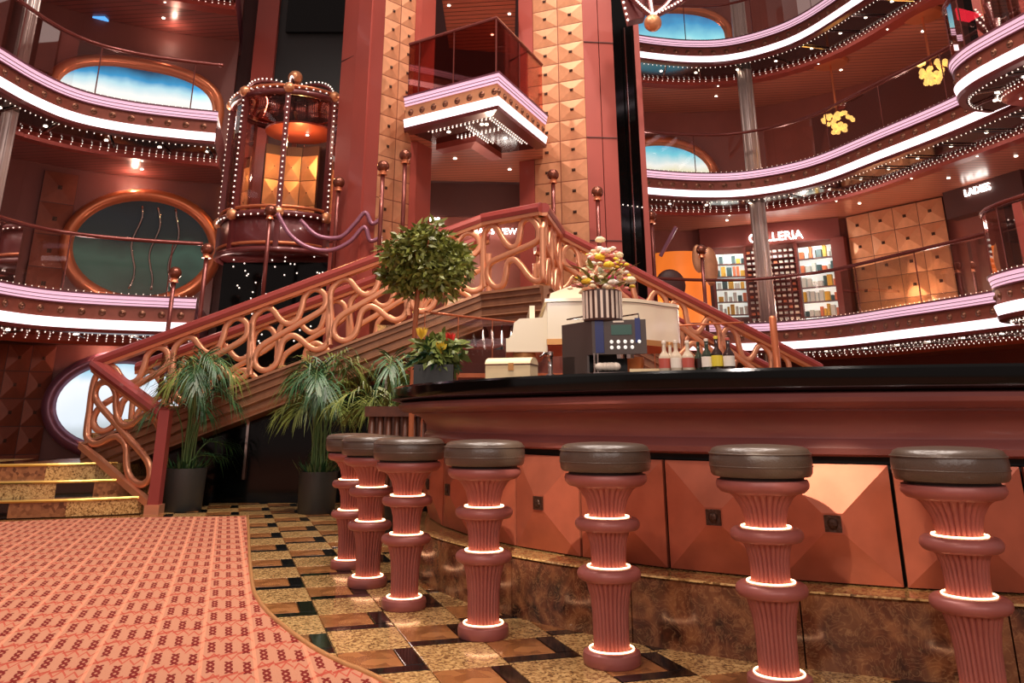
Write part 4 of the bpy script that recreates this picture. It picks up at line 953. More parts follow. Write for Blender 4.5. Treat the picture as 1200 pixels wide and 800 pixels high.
# shop front on the lowest right deck
z0 = ZT[0]
def zpx(px, y, wall): p, _ = plan_hit(hx(px, y), wall); return V(px, y, p.y).z
sh = thing('shop_front', 'shop front with lit display windows and white lettering above, behind the right column', 'shop front', (*plan_hit(910, RW)[0].xy, z0))
def wall_box(px0, px1, za, zb, th, off, name, m, par, y=330):
    px0, px1 = hx(px0, y), hx(px1, y); a, _ = plan_hit(px0, RW); b_, _ = plan_hit(px1, RW); _, u, o_ = wall_frame((px0 + px1) / 2, RW)
    o_ = Vector(((b_ - a).y, -(b_ - a).x, 0)).normalized()
    a = a + o_ * off; b_ = b_ + o_ * off
    return fixn(B().prism([a.xy, b_.xy, (b_ + o_ * th).xy, (a + o_ * th).xy], za, zb).build(name, m, par)), (a + b_) / 2 + o_ * th, (b_ - a).normalized(), o_
ztop = zpx(910, 291, RW); zsig = zpx(912, 283, RW)
wall_box(826, 992, ztop + .03, min(ztop + .75, 4.69), .16, .05, 'header', 'shop_brown', sh)
_, c, u, o_ = wall_box(884, 944, zsig - .09, zsig - .075, .04, .42, 'sign_bar', 'shop_brown', sh, 283)
text('lettering', 'GALLERIA', .24, c + o_ * .03 + Vector((0, 0, zsig)), u, (0, 0, 1), 'sign_glow', sh, .02)
def display(px0, px1, ya, yb, kind, name='display_window'):
    za, zb = zpx((px0 + px1) / 2, yb, RW), zpx((px0 + px1) / 2, ya, RW); za = max(za, z0 + .05)
    fr, c, u, o_ = wall_box(px0, px1, za, zb, .06, .05, name, 'shop_light' if kind != 'wall' else 'shop_brown', sh)
    w_ = ((plan_hit(hx(px1, 330), RW)[0] - plan_hit(hx(px0, 330), RW)[0])).length
    n = 5 if kind != 'wall' else 13
    rows = [za + (zb - za) * (i + .1) / n for i in range(n)]
    me = {}
    for z in rows:
        B().box(c + o_ * .07 + Vector((0, 0, z - c.z)), (w_ * .96, .16, .012), u).build('shelf', 'shop_brown', fr)
        x = -w_ * .45
        while x < w_ * .43:
            ww = random.uniform(.05, .12) if kind != 'wall' else .075; hh = min((zb - za) / n * .8, random.uniform(.10, .24)) if kind != 'wall' else (zb - za) / n * .45
            m = random.choice(['product_a', 'product_b', 'product_c', 'product_d', 'product_a']) if kind != 'wall' else random.choice(['product_a', 'vase_white', 'product_a', 'vase_white', 'product_d'])
            B().box(c + u * (x + ww / 2) + o_ * .06 + Vector((0, 0, z + hh / 2 + .008 - c.z)), (ww * .85, .09, hh), u).build('product', m, fr); x += ww + (.01 if kind != 'wall' else .03)
    l = bpy.data.lights.new('display_lamp', 'POINT'); l.energy = 7; l.color = (1, .93, .82); l.shadow_soft_size = .05
    lo = bpy.data.objects.new('display_lamp', l); col.objects.link(lo); q = c + o_ * .4; lo.location = (q.x, q.y, zb - .1)
display(838, 874, 299, 372, 'win'); display(876, 938, 293, 378, 'wall', 'product_wall'); display(941, 984, 289, 374, 'win')
for a, b_ in ((828, 837), (874, 877), (938, 941), (984, 1000)): wall_box(a, b_, z0, ztop + .05, .2, .04, 'shop_pier', 'shop_brown', sh)
# gold faceted wall right of the shop
wall_panels(1000, 1118, z0 + .1, min(zpx(1060, 240, RW), 4.68), 4, 5, 'gold_facet', RW, 'faceted_panel', 'amber lit faceted wall panel between the shop and the ladies sign', off=.12, d=.03, y=300)
p, u, o_ = wall_frame(hx(1055, 300), RW)
l = bpy.data.lights.new('wall_washer', 'POINT'); l.energy = 26; l.color = (1, .60, .28); l.shadow_soft_size = .05
lo = bpy.data.objects.new('wall_washer', l); col.objects.link(lo); lo.location = (p.x + o_.x * .9, p.y + o_.y * .9, z0 + .5)
ls = thing('room_sign', 'lit white LADIES lettering on a dark header at the right', 'sign', (*plan_hit(1155, RW)[0].xy, 4.2))
zl = zpx(1155, 226, RW)
_, c, u, o_ = wall_box(1118, 1215, zl - .35, zl + .22, .25, .02, 'header', 'wall_dark', ls, 226)
text('lettering', 'LADIES', .17, c + o_ * .02 - u * .05 + Vector((0, 0, zl - c.z)), u, (0, 0, 1), 'sign_glow', ls, .012)
# amber niche and sculpture right of the black shaft
nz_ = thing('amber_niche', 'amber lit niche with curved bronze leaf shapes right of the tower', 'niche', (2.6, 16.3, z0))
cN = V(800, 312, 15.8); arcp = [(cN.x + .55 * math.cos(PI * (1.05 + .9 * k / 12)), cN.y + .35 + .5 * math.sin(PI * (1.05 + .9 * k / 12))) for k in range(13)]
autosmooth(fixn(B().sweep(arcp, normals2(arcp, (cN.x, cN.y + 3)), [(0, z0), (.04, z0), (.04, z0 + 1.45), (0, z0 + 1.45)]).build('amber_screen', 'amber_screen', nz_)))
for x, y, r in ((818, 303, .22), (832, 312, .30)): B().ball(V(x, y, 15.2), r, 18, 12, (.5, .2, 1.2)).build('bronze_leaf', 'gold_facet', nz_, True)
B().ball(V(786, 334, 15.0), .36, 18, 12, (.75, .25, .8)).build('dark_leaf', 'wall_dark', nz_, True)
a = V(774, 300, 15.0); b_ = V(792, 266, 15.0); B().tube([a, b_], .035, 8).build('glass_blade', 'lilac_gloss', nz_)
fixn(B().prism([(2.7, 15.9), (4.0, 15.9), (4.0, 16.1), (2.7, 16.1)], z0, z0 + .95).build('niche_base', 'wall_dark', nz_))
# chandeliers on the middle right deck
for i, (x, y, lab) in enumerate(((982, 143, 'gold bead chandelier under the middle right ceiling, left one'), (1092, 84, 'gold bead chandelier under the middle right ceiling, right one'))):
    c = V(x, y, 14.6 - 2.0 * i); t = thing('chandelier', lab, 'chandelier', (c.x, c.y, ZT[2] - .5), 'gold chandeliers on the right')
    fixn(B().lathe([(.34, ZT[2] - .52), (.30, ZT[2] - .56), (.05, ZT[2] - .57)], 24, (c.x, c.y, 0)).build('ceiling_rose', 'copper_rim', t))
    B().tube([(c.x, c.y, c.z + .1), (c.x, c.y, ZT[2] - .55)], .02, 6).build('stem', 'copper_rim', t)
    b = B()
    for k in range(46):
        a = random.uniform(0, 2 * PI); rr = .27 * math.sqrt(random.random()); zz = random.uniform(-.2, .16); f = 1 - .5 * (zz < -.05)
        b.ball((c.x + rr * f * math.cos(a), c.y + rr * f * math.sin(a), c.z + zz), .045, 7, 5)
    stuff(b.build('glass_beads', 'chandelier_gold', t, True))
sg = V(1136, 18, 12.0)
rs = thing('red_sign', 'small red lit sign shaped like an arrow at the top right', 'sign', (sg.x, sg.y, sg.z))
fixn(B().add([sg + Vector((x, dy, z)) for dy in (0, .05) for x, z in ((-.18, .14), (-.18, -.06), (.0, -.1), (.22, .02), (.02, .08))], [(0, 1, 2, 3, 4), (9, 8, 7, 6, 5)] + [(i, (i + 1) % 5, 5 + (i + 1) % 5, 5 + i) for i in range(5)]).build('arrow', 'sign_red', rs))
B().box(sg + Vector((0, .08, .0)), (.5, .06, .9)).build('sign_board', 'elev_black', rs)
B().tube([sg + Vector((0, .08, .4)), sg + Vector((0, .08, ZT[2] - .5 - sg.z))], .02, 6).build('hanger', 'elev_black', rs)

# ================================================================== BAR
bar = thing('bar_counter', 'curved bar with black glossy top, red moulded front, copper pyramid panels and a marble plinth', 'bar', (BC.x, BC.y - 3, 0))
def arc(a0, a1, n): return [(BC.x + math.cos(math.radians(a0 + (a1 - a0) * i / n)), BC.y + math.sin(math.radians(a0 + (a1 - a0) * i / n))) for i in range(n + 1)]
A_0, A_1, NA = 183.0, 292.0, 100
def ringsweep(prof, name, m, par, a0=A_0, a1=A_1, n=NA, smooth=35):
    cs = [Vector((math.cos(math.radians(a0 + (a1 - a0) * i / n)), math.sin(math.radians(a0 + (a1 - a0) * i / n)))) for i in range(n + 1)]
    o = fixn(B().sweep([(BC.x, BC.y)] * (n + 1), cs, prof).build(name, m, par)); return autosmooth(o, smooth)
# plinth in marble blocks
for k in range(9):
    a0 = A_0 + (A_1 - A_0) * k / 9; a1 = A_0 + (A_1 - A_0) * (k + 1) / 9
    ringsweep([(3.0, 0), (R_PLINTH, 0), (R_PLINTH, .255), (R_PLINTH - .01, .262), (3.0, .262)], 'plinth_block', 'plinth_marble', bar, a0 + .05, a1 - .05, 12)
ringsweep([(3.0, .262), (R_PLINTH - .004, .262), (R_PLINTH + .006, .266), (R_PLINTH + .002, .273), (3.0, .273)], 'plinth_ledge', 'step_granite', bar)
ringsweep([(3.05, .27), (3.2, .27), (3.2, .80), (3.05, .80)], 'carcass', 'black_gap', bar)
RP = 3.27; step = 8.57
me_p = None; wp = 2 * RP * math.sin(math.radians(step / 2)); hp = .467
me_p, me_m = pyr_mesh(wp - .004, hp, .055, 'bar_panel', .17)
for k in range(-3, 12):
    an = math.radians(250.3 - step * (k - 2) - step / 2)
    if not (math.radians(A_0) < an < math.radians(A_1)): continue
    c = Vector((BC.x + RP * math.cos(an) * math.cos(math.radians(step / 2)), BC.y + RP * math.sin(an) * math.cos(math.radians(step / 2)), .2735 + hp / 2))
    ux = Vector((-math.sin(an), math.cos(an), 0)); o_ = Vector((math.cos(an), math.sin(an), 0))
    if (Vector((0, 0, 1)).cross(ux)).dot(o_) > 0: ux = -ux
    o = mobj('copper_panel', me_p, None, bar); o.matrix_basis = frame_mx(c, ux); mobj('medallion', me_m, None, o)
ringsweep([(3.1, .738), (3.22, .738), (3.22, .768), (3.1, .768)], 'shadow_gap', 'black_gap', bar)
ringsweep([(3.15, .766), (3.285, .766), (3.305, .776), (3.31, .800), (3.30, .824), (3.285, .838), (3.285, .848), (3.292, .875), (3.31, .905), (3.34, .93), (3.385, .948), (3.40, .95), (3.40, .957), (3.43, .958),
           (3.47, .966), (3.498, .985), (3.505, 1.002), (3.498, 1.018), (3.47, 1.028), (3.15, 1.03)], 'red_moulding', 'bar_wood', bar, smooth=30)
ringsweep([(2.85, 1.03), (3.50, 1.03), (3.555, 1.045), (3.56, 1.06), (3.56, 1.11), (3.55, 1.122), (2.85, 1.122)], 'black_top', 'black_gloss', bar)
# fluted oak cabinet at the far end of the bar
cb = thing('fluted_cabinet', 'fluted oak cabinet standing behind the far left end of the bar', 'cabinet', (-1.0, 7.9, 0))
q0, q1 = V(432, 490, 7.8), V(500, 490, 7.75)
fixn(B().prism([q0.xy, q1.xy, q1.xy + Vector((0, .4)), q0.xy + Vector((0, .4))], 0, V(460, 488, 7.8).z).build('body', 'dark_oak', cb))
fixn(B().prism([q0.xy - Vector((.03, .05)), q1.xy - Vector((-.03, .05)), q1.xy + Vector((.03, .42)), q0.xy + Vector((-.03, .42))], V(460, 488, 7.8).z, V(460, 476, 7.8).z).build('top', 'dark_oak', cb))
for k in range(7):
    p = q0.lerp(q1, (k + .5) / 7); B().tube([(p.x, p.y - .01, 0), (p.x, p.y - .01, V(460, 488, 7.8).z)], .026, 8).build('flute', 'dark_oak', cb, True)

# ================================================================== STOOLS
def make_stool():
    t = thing('bar_stool', '', 'stool', (0, 0, 0), 'bar stools along the curved bar')
    def fl(prof, nm):
        NF = 26; S_ = NF * 4
        def mod(i, j): return 1.0 - .105 * (1 if i % 4 == 0 else (.25 if i % 4 in (1, 3) else 0))
        return autosmooth(fixn(B().lathe(prof, S_, mod=mod).build(nm, 'stool_pink_flute', t)), 60)
    def la(prof, nm, m, par=t, seg=40): return autosmooth(fixn(B().lathe(prof, seg).build(nm, m, par)), 40)
    def torus_prof(R, r, z, n=8, sq=1.0):
        return [(R - .03, z - r * sq)] + [(R + r * math.sin(PI * i / n), z - r * sq * math.cos(PI * i / n)) for i in range(n + 1)] + [(R - .03, z + r * sq)]
    la([(.108, 0), (.113, .006), (.115, .03), (.112, .045), (.10, .052), (.085, .054)], 'foot', 'stool_pink')
    fl([(.073, .05), (.071, .09), (.073, .18), (.080, .24), (.094, .29), (.102, .305)], 'fluted_shaft')
    la([(.10, .296)] + torus_prof(.106, .024, .322)[1:-1] + [(.09, .348)], 'collar_ring', 'stool_pink')
    fl([(.072, .345), (.071, .38), (.075, .43), (.084, .465), (.098, .49)], 'fluted_shaft')
    la([(.10, .482)] + torus_prof(.110, .024, .507)[1:-1] + [(.09, .533)], 'collar_ring', 'stool_pink')
    fl([(.075, .53), (.077, .56), (.088, .60), (.110, .635), (.142, .660)], 'fluted_shaft')
    la([(.118, .655), (.135, .650), (.155, .655), (.170, .670), (.173, .685), (.168, .698), (.15, .702)], 'flared_cap', 'stool_pink')
    la([(.155, .700), (.155, .712)], 'shadow_gap', 'black_gap')
    for z, R in ((.056, .088), (.350, .086), (.535, .090)):
        B().tube([(R * math.cos(2 * PI * k / 36), R * math.sin(2 * PI * k / 36), z) for k in range(36)], .0028, 6, True).build('light_ring', 'ring_glow', t, True)
    seat = la([(.165, .710), (.180, .712), (.188, .722), (.191, .745), (.192, .77), (.188, .795), (.178, .810), (.160, .817), (.12, .821), (.06, .824), (.01, .825)], 'seat_cushion', 'leather', seg=48)
    for z in (.748, .792): B().tube([(.1905 * math.cos(2 * PI * k / 40), .1905 * math.sin(2 * PI * k / 40), z) for k in range(40)], .003, 5, True).build('piping', 'leather', seat, True)
    return t
SC_ = Vector((2.71, 6.79)); SR = 3.77
a3 = math.atan2(3.77 - SC_.y, .43 - SC_.x); pos = {3: (.43, 3.77), 4: (-.09, 4.21), 5: (-.51, 4.79), 6: (-.79, 5.38), 7: (-1.01, 6.0)}
ORD = ['nearest the right edge', 'second from the right edge', 'third from the right edge', 'middle one of the seven', 'third from the far end', 'second from the far end', 'farthest from the viewer']
proto = make_stool()
for i in range(1, 8):
    if i in pos: x, y = pos[i]
    else: an = a3 + .173 * (3 - i); x, y = SC_.x + SR * math.cos(an), SC_.y + SR * math.sin(an)
    o = proto if i == 1 else copy_tree(proto); o.location = (x, y, 0); o.rotation_euler = (0, 0, i * .7)
    o['label'] = 'dusty pink fluted bar stool with grey leather seat, ' + ORD[i - 1]

# ================================================================== THINGS ON AND BEHIND THE BAR
ZB = 1.1225
def on_bar(px, r):
    """point on the bar top on the ray of a pixel column, r from the bar's centre"""
    d = ray(px, YH); a = d.x ** 2 + d.y ** 2; b = -2 * (d.x * BC.x + d.y * BC.y); c = BC.dot(BC) - r * r
    t = (-b - math.sqrt(b * b - 4 * a * c)) / (2 * a); return Vector((d.x * t, d.y * t, ZB))
# coffee machine
p0 = on_bar(697, 3.32); cm = thing('coffee_machine', 'dark brown coffee machine with blue stripes and white buttons on the bar', 'coffee machine', tuple(p0))
ua = Vector((.93, -.22, 0)).normalized(); ub = Vector((-.55, .92, 0)).normalized()     # front goes right, side goes back left
FW, SD, MH = .275, .27, .275
q = [p0, p0 + ua * FW, p0 + ua * FW + ub * SD, p0 + ub * SD]
def lift_z(pts, z0, z1): return fixn(B().prism([(x.x, x.y) for x in pts], z0, z1))
nf = ua.cross(Vector((0, 0, 1))); nf = nf if nf.y < 0 else -nf
body = fixn(B().prism([(x.x, x.y) for x in q], ZB + .105, ZB + MH).build('body', 'machine_body', cm))
fixn(B().prism([(x.x, x.y) for x in (q[0] + ub * .16, q[1] + ub * .16, q[2], q[3])], ZB + .015, ZB + .105).build('lower_body', 'black_gap', cm))
fixn(B().prism([(x.x, x.y) for x in (q[0] + ub * .05, q[0] + ub * .05 + ua * .012, q[3] + ua * .012, q[3])], ZB + .015, ZB + .105).build('side_panel', 'machine_body', cm))
fixn(B().prism([(x.x, x.y) for x in q], ZB, ZB + .018).build('drip_tray', 'chrome', cm))
def front_box(u0, u1, z0, z1, th, name, m, par=body):
    a = q[0] + ua * (u0 * FW); b = q[0] + ua * (u1 * FW)
    return fixn(B().prism([a.xy, b.xy, (b + nf * th).xy, (a + nf * th).xy], ZB + z0, ZB + z1).build(name, m, par))
front_box(.06, .22, .112, .282, .004, 'blue_stripe', 'machine_blue'); front_box(.80, .90, .16, .282, .004, 'blue_stripe', 'machine_blue')
front_box(.36, .74, .20, .25, .004, 'screen', 'screen_green')
for r_ in range(2):
    for k in range(4):
        c = q[0] + ua * (FW * (.36 + k * .125)) + nf * .004 + Vector((0, 0, .138 + r_ * .028)); B().ball(c, .0095, 10, 6, (1, .5, 1)).build('button', 'button_white', body, True)
c = q[0] + ua * (FW * .87) + nf * .004 + Vector((0, 0, .165)); B().ball(c, .009, 10, 6, (1, .5, 1)).build('button', 'button_white', body, True)
front_box(.40, .60, .262, .270, .004, 'name_plate', 'label_white')
for u in (.03, .09): B().tube([q[0] + ua * (FW * u) + Vector((0, 0, .018)), q[0] + ua * (FW * u) + Vector((0, 0, .11))], .006, 8).build('steam_pipe', 'chrome', cm)
for u in (.62, .80): B().lathe([(.02, .085), (.022, .105)], 12, q[0] + ua * (FW * u) + ub * .05).build('spout', 'chrome', cm)
rl = [q[0] + ub * .03 + ua * .015, q[3] + ua * .03, q[2] - ua * .03, q[1] + ub * .03 - ua * .015]
B().tube([rl[0] + Vector((0, 0, MH)), rl[0] + Vector((0, 0, MH + .03)), rl[1] + Vector((0, 0, MH + .03)), rl[2] + Vector((0, 0, MH + .03)), rl[3] + Vector((0, 0, MH + .03)), rl[3] + Vector((0, 0, MH))], .004, 6).build('cup_rail', 'chrome', cm)
# crumpled white cup cloth under the spouts
b = B()
for k in range(7): b.ball(q[0] + ua * (FW * (.2 + .05 * k)) + nf * .02 + ub * random.uniform(.02, .06) + Vector((0, 0, .045)), .026, 8, 6, (1, 1, .8))
tag(b.build('white_cloth', 'vase_white', None, True), 'crumpled white cloth on the bar under the coffee machine spouts', 'cloth')
# striped vase with flowers on top of the machine
vc = (q[0] + q[1] + q[2] + q[3]) / 4 + Vector((.0, -.03, MH)); vz = vc.z
va = thing('striped_vase', 'dark and white striped vase standing on top of the coffee machine', 'vase', tuple(vc))
b = B(); b.lathe([(.098, 0), (.10, .01), (.10, .155), (.09, .16)], 36, vc); autosmooth(b.build('vase_body', 'vase_dark', va))
for k in range(22):
    a = 2 * PI * k / 22; c = vc + Vector((.1 * math.cos(a), .1 * math.sin(a), .08)); B().box(c, (.008, .013, .14), (math.cos(a), math.sin(a), 0)).build('white_stripe', 'vase_white', va)
fl = thing('flower_bouquet', 'bouquet of cream, pink and yellow flowers in the striped vase', 'flowers', (vc.x, vc.y, vz + .15))
b = B()
for k in range(46):
    a = random.uniform(0, 2 * PI); e = random.uniform(.02, .16); c = vc + Vector((e * math.cos(a), e * math.sin(a), .16 + random.uniform(0, .12)))
    d = Vector((math.cos(a), math.sin(a), random.uniform(.2, 1))).normalized(); s = d.cross(Vector((0, 0, 1))).normalized() * .014
    b.add([c - s, c + s, c + d * .05 + s * .8, c + d * .075, c + d * .05 - s * .8], [(0, 1, 2, 3, 4)])
stuff(b.build('foliage', 'flower_leaf', fl))
def bloom(c, r, m, par):
    b = B()
    for k in range(9):
        a = 2 * PI * k / 9; e = .55 if k % 2 else .95
        d = Vector((math.cos(a) * e, math.sin(a) * e, .6 + .3 * (k % 2))).normalized(); b.ball(c + d * r * .5, r * .52, 7, 5, (1, 1, .7))
    b.ball(c + Vector((0, 0, r * .3)), r * .5, 7, 5); return b.build('bloom', m, par, True)
for k in range(58):
    f = random.random(); hh = .15 + .22 * f ** 1.3; rr = .20 * (1 - .66 * f) * math.sqrt(random.random()) ; a = random.uniform(0, 2 * PI)
    m = random.choice(['petal_cream'] * 5 + ['petal_white'] * 4 + ['petal_pink'] * 2 + ['petal_yellow'])
    bloom(vc + Vector((rr * math.cos(a) + .02, rr * math.sin(a), hh)), random.uniform(.02, .032), m, fl)
for k in range(60):
    f = random.random(); hh = .16 + .25 * f; rr = .205 * (1 - .72 * f) * (.55 + .45 * random.random()); a = random.uniform(0, 2 * PI)
    bloom(vc + Vector((rr * math.cos(a) + .02, rr * math.sin(a), hh)), random.uniform(.011, .019), random.choice(['petal_white', 'petal_cream', 'petal_pink', 'petal_yellow', 'petal_cream']), fl)
bloom(vc + Vector((.04, -.13, .20)), .026, 'petal_magenta', fl); bloom(vc + Vector((.03, -.11, .27)), .034, 'petal_yellow', fl); bloom(vc + Vector((0, -.02, .42)), .032, 'petal_cream', fl)
# cream wooden box
p = on_bar(600, 3.28); bx_ = thing('cream_box', 'cream box with a curved lid and brown bands on the bar', 'box', tuple(p)); ux = Vector((1, -.30, 0)).normalized(); uy = Vector((.30, 1, 0)).normalized()
b = B(); prof = [(-.14, 0), (.14, 0), (.14, .055), (-.14, .055)]
fixn(B().box(p + Vector((0, 0, .04)), (.26, .17, .08), ux, uy).build('box_body', 'cream_box', bx_))
lid = B(); vs_ = []
for s in (-.132, .132):
    for k in range(9):
        a = PI * k / 8; vs_.append(p + ux * s + uy * (-.088 * math.cos(a)) + Vector((0, 0, .086 + .038 * math.sin(a))))
lid.add(vs_, [tuple(range(9)), tuple(range(17, 8, -1)), (0, 9, 17, 8)] + [(i, i + 1, 10 + i, 9 + i) for i in range(8)])
autosmooth(lid.build('lid', 'cream_box', bx_))
fixn(B().box(p + Vector((0, 0, .083)), (.266, .178, .006), ux, uy).build('band', 'brown_line', bx_)); fixn(B().box(p - uy * .087 + ux * .02 + Vector((0, 0, .07)), (.03, .01, .04), ux, uy).build('clasp', 'piano_gold', bx_))
# chrome tap
p = on_bar(646, 3.38); tp = thing('chrome_tap', 'slim chrome tap post on the bar between the box and the coffee machine', 'tap', tuple(p))
B().lathe([(.026, 0), (.026, .01), (.012, .018), (.012, .10), (.016, .105), (.016, .125), (.004, .13)], 14, p).build('post', 'chrome', tp, True)
B().tube([p + Vector((0, 0, .115)), p + Vector((-.03, -.02, .12)), p + Vector((-.055, -.035, .10))], .006, 8).build('spout', 'chrome', tp, True)
# bottles
def bottle(px, r, hgt, rad, m, capm, labm, label, neck=.55):
    p = on_bar(px, r); t = thing('bottle', label, 'bottle', tuple(p), 'bottles on the bar')
    h = hgt; b = B().lathe([(rad * .9, 0), (rad, .006), (rad, h * .5), (rad * .85, h * neck), (rad * .36, h * .68), (rad * .32, h * .9), (rad * .4, h * .905), (rad * .4, h * .93)], 16, p); autosmooth(fixn(b.build('glass_body', m, t)), 50)
    b = B().lathe([(rad * .38, h * .93), (rad * .38, h), (rad * .3, h * 1.01)], 12, p); fixn(b.build('cap', capm, t))
    b = B().lathe([(rad * 1.015, h * .14), (rad * 1.02, h * .15), (rad * 1.02, h * .44), (rad * 1.015, h * .45)], 16, p); fixn(b.build('label', labm, t))
BT = [(783, 3.36, .165, .030, 'bottle_clear', 'cap_white', 'label_red', 'clear bottle with red label and white cap, leftmost of the bottles'),
      (797, 3.36, .165, .030, 'bottle_clear', 'cap_white', 'label_white', 'clear bottle with white label and white cap, second of the bottles'),
      (811, 3.36, .160, .030, 'bottle_clear', 'cap_white', 'label_red', 'clear bottle with red label, third of the bottles'),
      (824, 3.32, .155, .022, 'bottle_green', 'bottle_green', 'bottle_dark', 'slim dark green bottle in the middle of the row'),
      (834, 3.36, .165, .028, 'bottle_green', 'cap_white', 'label_white', 'green bottle with pale cap and white label'),
      (846, 3.36, .175, .028, 'bottle_dark', 'label_yellow', 'label_yellow', 'dark bottle with yellow cap and yellow label'),
      (860, 3.36, .165, .028, 'bottle_dark', 'label_red', 'label_white', 'dark bottle with red cap, rightmost of the bottles'),
      (790, 3.20, .17, .026, 'bottle_clear', 'piano_gold', 'label_yellow', 'clear bottle with gold cap behind the leftmost two bottles')]
for x in BT: bottle(x[0], x[1], x[2] * .88, x[3] * .92, *x[4:])
p = on_bar(766, 3.3); tray = tag(B().box(p + Vector((0, 0, .012)), (.20, .10, .022), (1, -.2, 0)).build('wooden_tray', 'cream_box'), 'pale wooden tray on the bar left of the bottles', 'tray')

# raised bandstand behind the bar
bs = thing('bandstand', 'raised round bandstand behind the bar carrying the white piano', 'platform', (.95, 7.0, 0)); ZS = .86
fixn(B().lathe([(1.35, 0), (1.35, .80), (1.38, .81), (1.38, ZS)], 40, (.85, 7.35, 0)).build('platform', 'copper_red', bs))
def gscreen():
    zt = 1.79; t = thing('glass_screen', 'low glass screen with a thin metal top rail behind the bar', 'glass screen', (.0, 6.6, ZS))
    P = [V(498, 372, 7.25), V(537, 377, 7.55), V(577, 381, 7.85), V(612, 386, 8.15)]; P = [Vector((x.x, x.y, 0)) for x in P]; P += [Vector((1.5, 8.5, 0)), Vector((2.3, 8.1, 0))]
    B().tube([x + Vector((0, 0, zt)) for x in P], .009, 8).build('top_rail', 'copper_rim', t, True)
    for a, b in zip(P, P[1:]):
        B().tube([a + Vector((0, 0, ZS if (a.xy - Vector((.85, 7.35))).length < 1.39 else 0)), a + Vector((0, 0, zt))], .005, 6).build('post', 'copper_rim', t)
        u = (b - a).normalized(); n_ = Vector((-u.y, u.x, 0)) * .004; B().add([a - n_ + Vector((0, 0, .90)), b - n_ + Vector((0, 0, .90)), b - n_ + Vector((0, 0, zt)), a - n_ + Vector((0, 0, zt)), a + n_ + Vector((0, 0, .90)), b + n_ + Vector((0, 0, .90)), b + n_ + Vector((0, 0, zt)), a + n_ + Vector((0, 0, zt))], [(0, 1, 2, 3), (4, 5, 6, 7), (0, 1, 5, 4), (3, 2, 6, 7)]).build('glass_panel', 'glass_clear', t)
gscreen()
pr_ = V(905, 370, 8.2); pst = thing('rail_post', 'pale metal post at the right end of the stair behind the bar', 'post', (pr_.x, pr_.y, 0))
B().lathe([(.035, 0), (.035, pr_.z - .02), (.02, pr_.z)], 12, (pr_.x, pr_.y, 0)).build('shaft', 'copper_rim', pst, True); B().lathe([(.07, 0), (.07, .02)], 14, (pr_.x, pr_.y, 0)).build('base_plate', 'copper_rim', pst)

